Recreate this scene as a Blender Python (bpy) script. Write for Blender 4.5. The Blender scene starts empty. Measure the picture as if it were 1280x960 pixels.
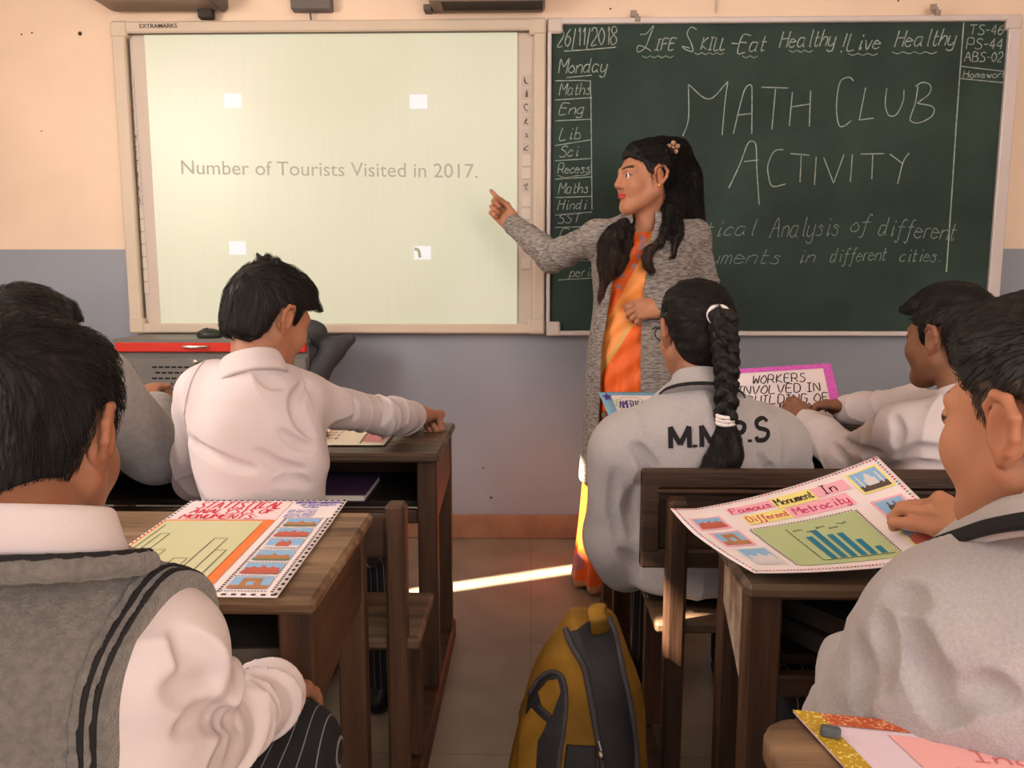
import bpy, math, random
import numpy as np
from mathutils import Vector, Matrix
random.seed(7); rng = np.random.default_rng(7)
scn = bpy.context.scene
COL = scn.collection
# ---------------------------------------------------------------- camera
CAM_H, PITCH, YAW, FPX = 1.15, math.radians(7.7), math.radians(1.4), 1000.0
WALL_Y = 3.42
cam_d = bpy.data.cameras.new('camera'); cam = bpy.data.objects.new('camera', cam_d); COL.objects.link(cam)
cam.location = (0, 0, CAM_H); cam.rotation_euler = (math.pi/2 - PITCH, 0, YAW)
cam_d.sensor_width = 36.0; cam_d.lens = 36.0*FPX/1280.0; cam_d.clip_start = 0.02
scn.camera = cam
# ---------------------------------------------------------------- world, lights, exposure
scn.view_settings.view_transform = 'Standard'; scn.view_settings.look = 'None'
scn.view_settings.gamma = 1.0; scn.view_settings.use_curve_mapping = False
scn.view_settings.exposure = 0.0
scn.cycles.use_denoising = True
scn.cycles.max_bounces = 6
W = bpy.data.worlds.new('sky'); scn.world = W; W.use_nodes = True
W.node_tree.nodes['Background'].inputs[0].default_value = (0.93, 0.95, 1.0, 1)
W.node_tree.nodes['Background'].inputs[1].default_value = 0.9
def area(name, loc, target, sx, sy, power, col):
    l = bpy.data.lights.new(name, 'AREA'); l.shape = 'RECTANGLE'; l.size = sx; l.size_y = sy
    l.energy = power; l.color = col
    o = bpy.data.objects.new(name, l); COL.objects.link(o); o.location = loc
    o.rotation_euler = (Vector(target)-Vector(loc)).to_track_quat('-Z', 'Y').to_euler()
    return o
area('window_daylight', (-2.50, 1.4, 1.75), (-0.6, 2.1, 1.1), 1.5, 1.2, 104, (1.0, 0.90, 0.80))
area('rear_fill_light', (1.6, -2.2, 2.2), (0.4, 2.6, 1.1), 2.2, 1.4, 62, (1.0, 0.95, 0.92))  # added fill lamp at the back upper right, no doorway modelled there
sun_d = bpy.data.lights.new('sun', 'SUN'); sun_d.energy = 56; sun_d.angle = math.radians(0.6); sun_d.color = (1.0, 0.80, 0.58)
sun = bpy.data.objects.new('sun', sun_d); COL.objects.link(sun)
SUN_DIR = Vector((0.40, 0.17, -0.40)).normalized()      # light travels this way
sun.rotation_euler = SUN_DIR.to_track_quat('-Z', 'Y').to_euler()
# ---------------------------------------------------------------- helpers
V = lambda *a: np.array(a, dtype=np.float64)
_sp, _cp, _sy, _cy = math.sin(PITCH), math.cos(PITCH), math.sin(YAW), math.cos(YAW)
def ray(px, py):
    u, v = (px-640)/FPX, (480-py)/FPX
    x, y = u, _cp + v*_sp
    return V(x*_cy - y*_sy, x*_sy + y*_cy, -_sp + v*_cp)
def at(px, py, Y):                       # point of the room at depth Y
    r = ray(px, py); return V(0, 0, CAM_H) + r*(Y/r[1])
def atz(px, py, z):                      # point of the room at height z
    r = ray(px, py); return V(0, 0, CAM_H) + r*((z-CAM_H)/r[2])
def nrm(a): a = np.asarray(a, float); return a/max(np.linalg.norm(a), 1e-9)
def rotz(a): c, s = math.cos(a), math.sin(a); return np.array([[c,-s,0],[s,c,0],[0,0,1.0]])
def rotx(a): c, s = math.cos(a), math.sin(a); return np.array([[1.0,0,0],[0,c,-s],[0,s,c]])
def roty(a): c, s = math.cos(a), math.sin(a); return np.array([[c,0,s],[0,1.0,0],[-s,0,c]])
D2R = math.radians
def R3(yaw=0, pitch=0, roll=0): return rotz(D2R(yaw))@rotx(D2R(pitch))@roty(D2R(roll))
def tag(o, label=None, cat=None, group=None, kind=None):
    if label: o['label'] = label
    if cat: o['category'] = cat
    if group: o['group'] = group
    if kind: o['kind'] = kind
    return o
def thing(name, label, cat, loc=(0,0,0), group=None):
    o = bpy.data.objects.new(name, None); COL.objects.link(o); o.location = tuple(loc)
    o.empty_display_size = 0.05
    return tag(o, label, cat, group)
def link(name, verts, faces, mat, parent=None, smooth=False, col=None, mats=None, midx=None):
    me = bpy.data.meshes.new(name)
    verts = np.asarray(verts, dtype=np.float64).reshape(-1, 3)
    if parent is not None: verts = verts - np.array(parent_loc(parent))
    if isinstance(faces, np.ndarray) and faces.ndim == 2:
        n, k = faces.shape
        me.vertices.add(len(verts)); me.vertices.foreach_set('co', verts.astype(np.float32).ravel())
        me.loops.add(n*k); me.loops.foreach_set('vertex_index', faces.astype(np.int32).ravel())
        me.polygons.add(n); me.polygons.foreach_set('loop_start', np.arange(0, n*k, k, dtype=np.int32))
        me.update(calc_edges=True); me.validate()
    else:
        me.from_pydata([tuple(v) for v in verts], [], [tuple(int(i) for i in f) for f in faces]); me.update()
    for m in (mats or [mat]): me.materials.append(m)
    if midx is not None: me.polygons.foreach_set('material_index', np.asarray(midx, dtype=np.int32))
    if smooth: me.polygons.foreach_set('use_smooth', np.ones(len(me.polygons), dtype=bool))
    if col is not None:
        a = me.color_attributes.new('Col', 'FLOAT_COLOR', 'POINT')
        c = np.ones((len(verts), 4), dtype=np.float32); c[:, :3] = col
        a.data.foreach_set('color', c.ravel())
    o = bpy.data.objects.new(name, me); COL.objects.link(o)
    if parent is not None: o.parent = parent
    return o
def parent_loc(p):
    l = np.zeros(3)
    while p is not None: l = l + np.array(p.location); p = p.parent
    return l
# plain mesh collector ------------------------------------------------
class MB:
    def __init__(s): s.v = []; s.f = []; s.mi = []
    def add(s, v, f, mi=0):
        b = len(s.v); s.v += [tuple(float(c) for c in p) for p in v]
        s.f += [tuple(b+i for i in q) for q in f]; s.mi += [mi]*len(f)
    def box(s, c, h, R=None, b=0.0, mi=0):          # centre, half sizes, bevel
        c = np.array(c, float); h = np.array(h, float)
        R = np.eye(3) if R is None else R
        b = min(b, 0.49*2*min(h))
        if b <= 0:
            v = [c+R@(h*V(x,y,z)) for x in (-1,1) for y in (-1,1) for z in (-1,1)]
            s.add(v, [(0,1,3,2),(4,6,7,5),(0,4,5,1),(2,3,7,6),(0,2,6,4),(1,5,7,3)], mi); return
        vs = []; idx = {}
        for x in (-1,1):
            for y in (-1,1):
                for z in (-1,1):
                    for ax in range(3):
                        q = h*V(x,y,z)
                        for a2 in range(3):
                            if a2 != ax: q[a2] -= b*V(x,y,z)[a2]
                        idx[(x,y,z,ax)] = len(vs); vs.append(c+R@q)
        fs = []
        for ax in range(3):
            o1, o2 = (ax+1)%3, (ax+2)%3
            for sg in (-1,1):
                k = []
                for (p, q) in ((-1,-1),(1,-1),(1,1),(-1,1)):
                    t = [0,0,0]; t[ax] = sg; t[o1] = p; t[o2] = q; k.append(idx[(*t, ax)])
                fs.append(k if sg > 0 else k[::-1])
            for p in (-1,1):
                for q in (-1,1):
                    t0 = [0,0,0]; t0[o1] = p; t0[o2] = q; t1 = list(t0); t0[ax] = -1; t1[ax] = 1
                    k = [idx[(*t0,o1)], idx[(*t1,o1)], idx[(*t1,o2)], idx[(*t0,o2)]]
                    fs.append(k if p*q > 0 else k[::-1])
        for x in (-1,1):
            for y in (-1,1):
                for z in (-1,1):
                    k = [idx[(x,y,z,0)], idx[(x,y,z,1)], idx[(x,y,z,2)]]
                    fs.append(k if x*y*z > 0 else k[::-1])
        s.add(vs, fs, mi)
    def beam(s, a, b, w, d, bev=0.003, mi=0, up=(0,1,0)):   # square-section bar from a to b
        a = np.array(a, float); b = np.array(b, float); z = nrm(b-a)
        x = np.cross(np.array(up, float), z); x = nrm(x) if np.linalg.norm(x) > 1e-4 else V(1,0,0)
        y = np.cross(z, x); R = np.stack([x, y, z], 1)
        s.box((a+b)/2, (w/2, d/2, np.linalg.norm(b-a)/2), R, bev, mi)
    def tube(s, pts, rad, n=8, mi=0, cap=True):
        P = np.array(pts, float); m = len(P)
        rad = np.full(m, rad) if np.isscalar(rad) else np.array(rad, float)
        T = np.gradient(P, axis=0); T /= np.maximum(np.linalg.norm(T, axis=1), 1e-9)[:, None]
        ref = V(0,0,1) if abs(T[0][2]) < .9 else V(1,0,0)
        X = np.cross(ref, T[0]); X = nrm(X); vs = []
        for i in range(m):
            X = X - T[i]*np.dot(X, T[i]); X = nrm(X); Yv = np.cross(T[i], X)
            for k in range(n):
                a = 2*math.pi*k/n; vs.append(P[i]+rad[i]*(math.cos(a)*X+math.sin(a)*Yv))
        fs = [(i*n+k, i*n+(k+1)%n, (i+1)*n+(k+1)%n, (i+1)*n+k) for i in range(m-1) for k in range(n)]
        if cap: fs += [tuple(range(n))[::-1], tuple((m-1)*n+k for k in range(n))]
        s.add(vs, fs, mi)
    def lathe(s, c, prof, n=20, R=None, mi=0):
        R = np.eye(3) if R is None else R; c = np.array(c, float); vs = []
        for (r, z) in prof:
            for k in range(n):
                a = 2*math.pi*k/n; vs.append(c+R@V(r*math.cos(a), r*math.sin(a), z))
        m = len(prof)
        fs = [(i*n+k, i*n+(k+1)%n, (i+1)*n+(k+1)%n, (i+1)*n+k) for i in range(m-1) for k in range(n)]
        fs += [tuple(range(n))[::-1], tuple((m-1)*n+k for k in range(n))]
        s.add(vs, fs, mi)
    def ribbon(s, pts, w, nvec, th=0.0006, mi=0):     # flat painted stroke with a little thickness
        P = np.array(pts, float); m = len(P)
        if m < 2: return
        N = np.array(nvec, float)
        if N.ndim == 1: N = np.tile(N, (m, 1))
        T = np.gradient(P, axis=0); S = np.cross(N, T); S /= np.maximum(np.linalg.norm(S, axis=1), 1e-9)[:, None]
        w = np.full(m, w) if np.isscalar(w) else np.array(w)
        vs = []
        for i in range(m):
            vs += [P[i]-S[i]*w[i]/2, P[i]+S[i]*w[i]/2, P[i]+S[i]*w[i]*.4+N[i]*th, P[i]-S[i]*w[i]*.4+N[i]*th]
        fs = []
        for i in range(m-1):
            a, b = 4*i, 4*i+4
            fs += [(a+3,a+2,b+2,b+3), (a+2,a+1,b+1,b+2), (a+0,a+3,b+3,b+0)]
        fs += [(0,1,2,3), (4*m-1,4*m-2,4*m-3,4*m-4)]
        s.add(vs, fs, mi)
    def build(s, name, mat, parent=None, smooth=False, mats=None):
        return link(name, s.v, s.f, mat, parent, smooth, None, mats, s.mi if mats else None)
def boxo(name, c, h, mat, parent=None, b=0.003, R=None):
    m = MB(); m.box(c, h, R, b); return m.build(name, mat, parent)
def crom(pts, n=6):                                   # Catmull-Rom smoothing
    P = np.array(pts, float)
    if len(P) < 3: return P
    Q = np.vstack([2*P[0]-P[1], P, 2*P[-1]-P[-2]]); out = []
    for i in range(1, len(Q)-2):
        for t in np.linspace(0, 1, n, endpoint=False):
            a, b, c, d = Q[i-1], Q[i], Q[i+1], Q[i+2]
            out.append(.5*((2*b)+(-a+c)*t+(2*a-5*b+4*c-d)*t*t+(-a+3*b-3*c+d)*t**3))
    out.append(Q[-2]); return np.array(out)
# materials -----------------------------------------------------------
def mat(name, col, rough=.8, var=0.0, vscale=8, bump=0.0, bscale=120, spec=.3, metal=0.0, attr=False,
        stretch=(1,1,1), emit=None, estr=0, coat=0, sheen=0, col2=None, detail=4, sss=0, lohi=(.35,.65), wrinkle=0.0):
    m = bpy.data.materials.new(name); m.use_nodes = True; nt = m.node_tree; N = nt.nodes; L = nt.links
    b = N['Principled BSDF']; b.inputs['Roughness'].default_value = rough
    b.inputs['Specular IOR Level'].default_value = spec; b.inputs['Metallic'].default_value = metal
    b.inputs['Coat Weight'].default_value = coat; b.inputs['Sheen Weight'].default_value = sheen
    if sss:
        b.inputs['Subsurface Weight'].default_value = sss; b.inputs['Subsurface Radius'].default_value = (.010,.004,.002)
        b.inputs['Subsurface Scale'].default_value = .6
    col = (*col, 1)
    tc = N.new('ShaderNodeTexCoord'); mp = N.new('ShaderNodeMapping'); mp.inputs['Scale'].default_value = stretch
    L.new(tc.outputs['Object'], mp.inputs['Vector'])
    src = None
    if attr:
        a = N.new('ShaderNodeAttribute'); a.attribute_name = 'Col'; src = a.outputs['Color']
    if var or col2:
        nz = N.new('ShaderNodeTexNoise'); nz.inputs['Scale'].default_value = vscale; nz.inputs['Detail'].default_value = detail
        L.new(mp.outputs[0], nz.inputs['Vector'])
        mx = N.new('ShaderNodeMix'); mx.data_type = 'RGBA'
        rp = N.new('ShaderNodeMapRange'); rp.inputs[1].default_value = lohi[0]; rp.inputs[2].default_value = lohi[1]
        L.new(nz.outputs['Fac'], rp.inputs[0]); L.new(rp.outputs[0], mx.inputs['Factor'])
        if attr:
            m1 = N.new('ShaderNodeMix'); m1.data_type = 'RGBA'; m1.blend_type = 'MULTIPLY'; m1.inputs['Factor'].default_value = 1
            g = N.new('ShaderNodeMix'); g.data_type = 'RGBA'
            g.inputs['A'].default_value = (1-var,)*3+(1,); g.inputs['B'].default_value = (1+var,)*3+(1,)
            L.new(rp.outputs[0], g.inputs['Factor']); L.new(src, m1.inputs['A']); L.new(g.outputs['Result'], m1.inputs['B'])
            src = m1.outputs['Result']
        else:
            mx.inputs['A'].default_value = tuple(c*(1-var) for c in col[:3])+(1,)
            mx.inputs['B'].default_value = (*col2, 1) if col2 else tuple(min(1, c*(1+var)) for c in col[:3])+(1,)
            src = mx.outputs['Result']
    if src: L.new(src, b.inputs['Base Color'])
    else: b.inputs['Base Color'].default_value = col
    if bump:
        n2 = N.new('ShaderNodeTexNoise'); n2.inputs['Scale'].default_value = bscale; n2.inputs['Detail'].default_value = 3
        L.new(mp.outputs[0], n2.inputs['Vector'])
        bp = N.new('ShaderNodeBump'); bp.inputs['Strength'].default_value = bump; bp.inputs['Distance'].default_value = .004
        L.new(n2.outputs['Fac'], bp.inputs['Height']); L.new(bp.outputs[0], b.inputs['Normal'])
    if wrinkle:                                       # soft creases of worn cloth
        m3 = N.new('ShaderNodeMapping'); m3.inputs['Scale'].default_value = (1.0,1.0,.45); m3.inputs['Rotation'].default_value = (.3,.5,.4); L.new(tc.outputs['Object'], m3.inputs['Vector'])
        n3 = N.new('ShaderNodeTexNoise'); n3.noise_type = 'RIDGED_MULTIFRACTAL'; n3.inputs['Scale'].default_value = 6.5; n3.inputs['Detail'].default_value = 2.5; n3.inputs['Roughness'].default_value = .42; n3.inputs['Distortion'].default_value = .6
        L.new(m3.outputs[0], n3.inputs['Vector']); b3 = N.new('ShaderNodeBump'); b3.inputs['Strength'].default_value = wrinkle; b3.inputs['Distance'].default_value = .012
        L.new(n3.outputs['Fac'], b3.inputs['Height'])
        if b.inputs['Normal'].links: L.new(b.inputs['Normal'].links[0].from_socket, b3.inputs['Normal'])
        L.new(b3.outputs[0], b.inputs['Normal'])
    if emit:
        b.inputs['Emission Color'].default_value = (*emit, 1); b.inputs['Emission Strength'].default_value = estr
    return m
def lin(r, g, b):                                     # sRGB 0-255 -> linear
    f = lambda c: (c/255/12.92) if c/255 <= .04045 else ((c/255+.055)/1.055)**2.4
    return (f(r), f(g), f(b))
# ---------------------------------------------------------------- implicit surfaces
def noise(P, f, seed=0, n=7):
    r = np.random.default_rng(seed); out = np.zeros(len(P))
    for i in range(n):
        k = r.normal(size=3); k = k/np.linalg.norm(k)*f*(.6+.9*r.random()); out += np.sin(P@k + r.random()*6.28)
    return out/math.sqrt(n)
class Field:
    def __init__(s): s.ops = []; s.R = np.eye(3); s.t = np.zeros(3); s.sc = 1.0
    def frame(s, R=None, t=None, sc=1.0):
        s.R = np.eye(3) if R is None else np.array(R, float); s.t = np.zeros(3) if t is None else np.array(t, float); s.sc = sc; return s
    def _add(s, fn, lo, hi, k, mode='u'):
        lo = np.array(lo, float); hi = np.array(hi, float)
        c = np.array([[(lo, hi)[i][0], (lo, hi)[j][1], (lo, hi)[l][2]] for i in (0,1) for j in (0,1) for l in (0,1)])
        w = (c*s.sc)@s.R.T + s.t
        s.ops.append((mode, fn, s.R, s.t, s.sc, w.min(0), w.max(0), k)); return s
    def cone(s, a, b, ra, rb, k=.01, mode='u', flat=None):
        a = np.array(a, float); b = np.array(b, float); ab = b-a; l2 = max(ab@ab, 1e-12)
        def fn(q):
            t = np.clip(((q-a)@ab)/l2, 0, 1); return np.linalg.norm(q-a-t[:, None]*ab, axis=1)-(ra+(rb-ra)*t)
        r = max(ra, rb); return s._add(fn, np.minimum(a, b)-r, np.maximum(a, b)+r, k, mode)
    def chain(s, pts, rad, k=.01, mode='u'):
        rad = [rad]*len(pts) if np.isscalar(rad) else rad
        for i in range(len(pts)-1): s.cone(pts[i], pts[i+1], rad[i], rad[i+1], k, mode)
        return s
    def ell(s, c, r, k=.01, mode='u', R=None):
        c = np.array(c, float); r = np.array(r, float)
        def fn(q):
            p = q-c
            if R is not None: p = p@R
            a = p/r; k0 = np.linalg.norm(a, axis=1); k1 = np.linalg.norm(a/r, axis=1)
            return k0*(k0-1)/np.maximum(k1, 1e-6)
        e = np.full(3, r.max()) if R is not None else r
        return s._add(fn, c-e, c+e, k, mode)
    def box(s, c, h, r, k=.01, mode='u', R=None):
        c = np.array(c, float); h = np.array(h, float)
        def fn(q):
            p = q-c
            if R is not None: p = p@R
            d = np.abs(p)-h+r; return np.linalg.norm(np.maximum(d, 0), axis=1)+np.minimum(d.max(1), 0)-r
        e = np.full(3, np.linalg.norm(h)) if R is not None else h
        return s._add(fn, c-e, c+e, k, mode)
    def loft(s, rows, k=.02, mode='u', pw=2.0, cap=.01):   # rows: (z, cx, cy, rx, ry) along local z
        A = np.array(rows, float); zz = np.linspace(A[0,0], A[-1,0], 80)
        from_ = np.clip(np.searchsorted(A[:,0], zz)-1, 0, len(A)-2)
        def smooth(col):
            m = np.gradient(A[:,col], A[:,0]); h = A[from_+1,0]-A[from_,0]; t = (zz-A[from_,0])/h
            return (2*t**3-3*t**2+1)*A[from_,col]+(t**3-2*t**2+t)*h*m[from_]+(-2*t**3+3*t**2)*A[from_+1,col]+(t**3-t**2)*h*m[from_+1]
        cols = [smooth(i) for i in (1,2,3,4)]
        z0, z1 = A[0,0], A[-1,0]
        def fn(q):
            zc = np.clip(q[:,2], z0, z1); cx, cy, rx, ry = [np.interp(zc, zz, c) for c in cols]
            x = (q[:,0]-cx)/rx; y = (q[:,1]-cy)/ry
            if pw == 2.0: kk = np.sqrt(x*x+y*y)
            else: kk = (np.abs(x)**pw+np.abs(y)**pw)**(1/pw)
            g = np.sqrt((x/rx)**2+(y/ry)**2)/np.maximum(np.sqrt(x*x+y*y), 1e-6)
            d = (kk-1)/np.maximum(g, 1e-6); e = np.maximum(z0-q[:,2], q[:,2]-z1)
            d2 = np.maximum(d+cap, 0); e2 = np.maximum(e+cap, 0)
            return np.where((d > -cap) & (e > -cap), np.sqrt(d2*d2+e2*e2)-cap, np.maximum(d, e))
        m = max(A[:,3].max(), 0); n = A[:,4].max()
        return s._add(fn, (A[:,1].min()-m, A[:,2].min()-n, z0), (A[:,1].max()+m, A[:,2].max()+n, z1), k, mode)
    def cut(s, fn, k=.004): s.ops.append(('i', fn, s.R, s.t, s.sc, None, None, k)); return s      # keep where fn<0
    def disp(s, fn, lo=None, hi=None):                       # d -= fn(P)  (world points)
        s.ops.append(('d', fn, np.eye(3), np.zeros(3), 1.0, None if lo is None else np.array(lo), None if hi is None else np.array(hi), 0)); return s
    def infl(s, a): s.ops.append(('d', lambda q: np.full(len(q), a), np.eye(3), np.zeros(3), 1.0, None, None, 0)); return s
    def copy(s):
        f = Field(); f.ops = list(s.ops); f.frame(s.R, s.t, s.sc); return f
    def __call__(s, P, mar=.03):
        d = np.full(len(P), 1.0)
        for (mode, fn, R, t, sc, lo, hi, k) in s.ops:
            if lo is None: ix = None; Q = P
            else:
                m = mar+k
                ok = ((P > lo-m) & (P < hi+m)).all(1); ix = np.nonzero(ok)[0]
                if len(ix) == 0: continue
                Q = P[ix]
            v = fn(((Q-t)@R)/sc)
            if mode == 'd': v2 = v
            else: v = v*sc
            o = d if ix is None else d[ix]
            if mode == 'u':
                if k > 0: h = np.maximum(k-np.abs(o-v), 0)/k; r = np.minimum(o, v)-h*h*k*.25
                else: r = np.minimum(o, v)
            elif mode == 's':
                v = -v
                if k > 0: h = np.maximum(k-np.abs(o-v), 0)/k; r = np.maximum(o, v)+h*h*k*.25
                else: r = np.maximum(o, v)
            elif mode == 'i':
                if k > 0: h = np.maximum(k-np.abs(o-v), 0)/k; r = np.maximum(o, v)+h*h*k*.25
                else: r = np.maximum(o, v)
            else: r = o-v
            if ix is None: d = r
            else: d[ix] = r
        return d
    def bounds(s):
        lo = np.min([o[5] for o in s.ops if o[0] == 'u'], 0); hi = np.max([o[6] for o in s.ops if o[0] == 'u'], 0)
        return lo, hi
def surface(F, h, pad=.03, lo=None, hi=None, relax=1):
    l0, h0 = F.bounds()
    lo = l0-pad if lo is None else np.maximum(np.array(lo, float), l0-pad); hi = h0+pad if hi is None else np.minimum(np.array(hi, float), h0+pad)
    C = 4; H = h*C
    nc = np.ceil((hi-lo)/H).astype(int)+1
    g = np.stack(np.meshgrid(*[np.arange(n) for n in nc], indexing='ij'), -1).reshape(-1, 3)
    cc = lo+(g+.5)*H
    d = F(cc, mar=2.5*H)
    act = (np.abs(d) < 1.6*H).reshape(nc)
    fine = np.full(nc*C+1, 1.0, dtype=np.float32)
    # nodes that belong to any active coarse cell
    nm = np.zeros(nc*C+1, dtype=bool)
    up = act.repeat(C, 0).repeat(C, 1).repeat(C, 2)
    for dx in (0,1):
        for dy in (0,1):
            for dz in (0,1): nm[dx:dx+up.shape[0], dy:dy+up.shape[1], dz:dz+up.shape[2]] |= up
    idx = np.stack(np.nonzero(nm), 1)
    # coarse sign where inactive
    sg = np.where(d < 0, -1.0, 1.0).reshape(nc).astype(np.float32)
    fine[:-1, :-1, :-1] = sg.repeat(C, 0).repeat(C, 1).repeat(C, 2)
    out = np.empty(len(idx))
    for i in range(0, len(idx), 400000): out[i:i+400000] = F(lo+idx[i:i+400000]*h, mar=.03)
    fine[idx[:,0], idx[:,1], idx[:,2]] = out
    ins = fine < 0
    cell = np.zeros(np.array(fine.shape)-1, dtype=np.int8)
    for dx in (0,1):
        for dy in (0,1):
            for dz in (0,1):
                cell += ins[dx:dx+cell.shape[0], dy:dy+cell.shape[1], dz:dz+cell.shape[2]]
    ci = np.stack(np.nonzero((cell > 0) & (cell < 8)), 1)
    if len(ci) == 0: return np.zeros((0,3)), np.zeros((0,4), int)
    vid = np.full(cell.shape, -1, dtype=np.int32); vid[ci[:,0], ci[:,1], ci[:,2]] = np.arange(len(ci))
    corner = {}
    for dx in (0,1):
        for dy in (0,1):
            for dz in (0,1): corner[(dx,dy,dz)] = fine[ci[:,0]+dx, ci[:,1]+dy, ci[:,2]+dz].astype(np.float64)
    acc = np.zeros((len(ci), 3)); cnt = np.zeros(len(ci))
    for a in corner:
        for ax in range(3):
            if a[ax] == 1: continue
            b = list(a); b[ax] = 1; b = tuple(b)
            A, B = corner[a], corner[b]; x = (A < 0) != (B < 0)
            t = np.where(x, A/np.where(x, A-B, 1), 0); p = np.tile(np.array(a, float), (len(ci), 1)); p[:, ax] += t
            acc[x] += p[x]; cnt[x] += 1
    v = lo+(ci+acc/np.maximum(cnt, 1)[:, None])*h
    quads = []
    for ax in range(3):
        o1, o2 = (ax+1)%3, (ax+2)%3
        sl0 = [slice(None)]*3; sl1 = [slice(None)]*3; sl0[ax] = slice(0, -1); sl1[ax] = slice(1, None)
        a, b = ins[tuple(sl0)], ins[tuple(sl1)]
        e = np.stack(np.nonzero(a != b), 1)
        e = e[(e[:, o1] > 0) & (e[:, o2] > 0) & (e[:, o1] < fine.shape[o1]-1) & (e[:, o2] < fine.shape[o2]-1)]
        fl = a[e[:,0], e[:,1], e[:,2]]
        q = []
        for (p1, p2) in ((-1,-1), (0,-1), (0,0), (-1,0)):
            w = e.copy(); w[:, o1] += p1; w[:, o2] += p2; q.append(vid[w[:,0], w[:,1], w[:,2]])
        q = np.stack(q, 1); q[~fl] = q[~fl][:, ::-1]; quads.append(q)
    q = np.concatenate(quads); q = q[(q >= 0).all(1)]
    for _ in range(relax):                                 # one step onto the surface
        e = h*.5; d0 = F(v)
        gr = np.stack([F(v+e*np.eye(3)[i])-d0 for i in range(3)], 1)/e
        g2 = np.maximum((gr**2).sum(1), .2)
        v = v-np.clip(d0/g2, -h*.7, h*.7)[:, None]*gr
    return v, q
def sdf_obj(name, F, h, m, parent, color=None, lo=None, hi=None, relax=1):
    v, q = surface(F, h, lo=lo, hi=hi, relax=relax)
    c = color(v) if color is not None else None
    return link(name, v, q, m, parent, True, c)
# ---------------------------------------------------------------- room shell
m_cream = mat('cream_wall_paint', lin(232,208,186), .75, .05, 2.5, .12, 30)
m_blue = mat('blue_grey_wall_paint', lin(142,148,160), .55, .07, 2.0, .10, 30, spec=.35)
m_ceil = mat('white_ceiling_paint', lin(225,220,212), .9)
m_skirt = mat('brown_stone_skirting', lin(146,112,90), .6, .16, 9, .15, 40)
LX, RX, BY, CZ, PZ = -2.47, 2.75, -3.2, 3.7, 1.262
def floor_mat():
    m = mat('grey_mottled_floor_tiles', lin(138,124,110), .28, .06, 6, .04, 60, spec=.5, col2=lin(150,136,122))
    nt = m.node_tree; b = nt.nodes['Principled BSDF']; old = b.inputs['Base Color'].links[0].from_socket
    br = nt.nodes.new('ShaderNodeTexBrick'); tc = nt.nodes.new('ShaderNodeTexCoord')
    br.offset = 0; br.inputs['Scale'].default_value = 1; br.inputs['Brick Width'].default_value = .6; br.inputs['Row Height'].default_value = .6
    br.inputs['Mortar Size'].default_value = .0025
    br.inputs['Color1'].default_value = (1,1,1,1); br.inputs['Color2'].default_value = (.93,.95,.93,1); br.inputs['Mortar'].default_value = (.72,.7,.68,1)
    mx = nt.nodes.new('ShaderNodeMix'); mx.data_type = 'RGBA'; mx.blend_type = 'MULTIPLY'; mx.inputs['Factor'].default_value = 1
    nt.links.new(tc.outputs['Object'], br.inputs['Vector']); nt.links.new(old, mx.inputs['A']); nt.links.new(br.outputs['Color'], mx.inputs['B'])
    nt.links.new(mx.outputs['Result'], b.inputs['Base Color']); return m
fl = MB(); fl.box(((LX+RX)/2, (BY+WALL_Y)/2, -.05), ((RX-LX)/2+.1, (WALL_Y-BY)/2+.1, .05))
tag(fl.build('floor', floor_mat()), 'grey brown polished tile floor', kind='structure')
wl = MB(); cx, hx = (LX+RX)/2, (RX-LX)/2+.1
wl.box((cx, WALL_Y+.05, PZ/2), (hx, .05, PZ/2), mi=1); wl.box((cx, WALL_Y+.05, (PZ+CZ)/2), (hx, .05, (CZ-PZ)/2), mi=0)
wall_front = tag(wl.build('wall_front', None, mats=[m_cream, m_blue]), 'front classroom wall cream above and blue grey below', kind='structure')
m_hole = mat('chipped_plaster', lin(70,55,45), .95)
for (px, py, r) in ((27,43,.004), (40,41,.004), (100,42,.009), (763,11,.004), (1123,1,.004), (52,164,.003), (614,622,.006), (604,585,.004)):
    h = MB(); p = at(px, py, WALL_Y); h.lathe(p, [(r*.2,.0), (r,.0005), (r*.5,.0012)], 9, rotx(math.pi/2)); h.build('nail_hole', m_hole, wall_front)
cb = MB(); cb.tube([at(896,-30,WALL_Y-.006), at(895.5,0,WALL_Y-.006), at(895,15,WALL_Y-.008)], .0035, 6); cb.build('wall_cable', mat('white_cable_plastic', lin(205,190,180), .5), wall_front)
# left wall: out of view, slits added and sized to shape the sun patches
def wall_with_gaps(gaps):
    m = MB(); y = BY
    for (y0, y1, z0, z1) in gaps[:1]:
        m.box((LX-.02, (y+y0)/2, CZ/2), (.02, (y0-y)/2, CZ/2))
        m.box((LX-.02, (y0+y1)/2, z0/2), (.02, (y1-y0)/2, z0/2)); m.box((LX-.02, (y0+y1)/2, (z1+CZ)/2), (.02, (y1-y0)/2, (CZ-z1)/2)); y = y1
    (a0, a1, b0, b1), (c0, c1, d0, d1) = gaps[1:]          # two gaps, one above the other
    m.box((LX-.02, (y+c0)/2, CZ/2), (.02, (c0-y)/2, CZ/2)); m.box((LX-.02, (c1+WALL_Y)/2, CZ/2), (.02, (WALL_Y-c1)/2, CZ/2))
    m.box((LX-.02, (c0+c1)/2, b0/2), (.02, (c1-c0)/2, b0/2)); m.box((LX-.02, (c0+c1)/2, (d1+CZ)/2), (.02, (c1-c0)/2, (CZ-d1)/2))
    m.box((LX-.02, (c0+a0)/2, (b0+b1)/2), (.02, (a0-c0)/2, (b1-b0)/2)); m.box((LX-.02, (a1+c1)/2, (b0+b1)/2), (.02, (c1-a1)/2, (b1-b0)/2)); return m
tag(wall_with_gaps([(.38,.47,3.13,3.30), (1.865,1.965,2.02,2.80), (1.68,1.99,2.801,3.17)]).build('wall_left', m_cream), 'cream left wall', kind='structure')
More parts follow.
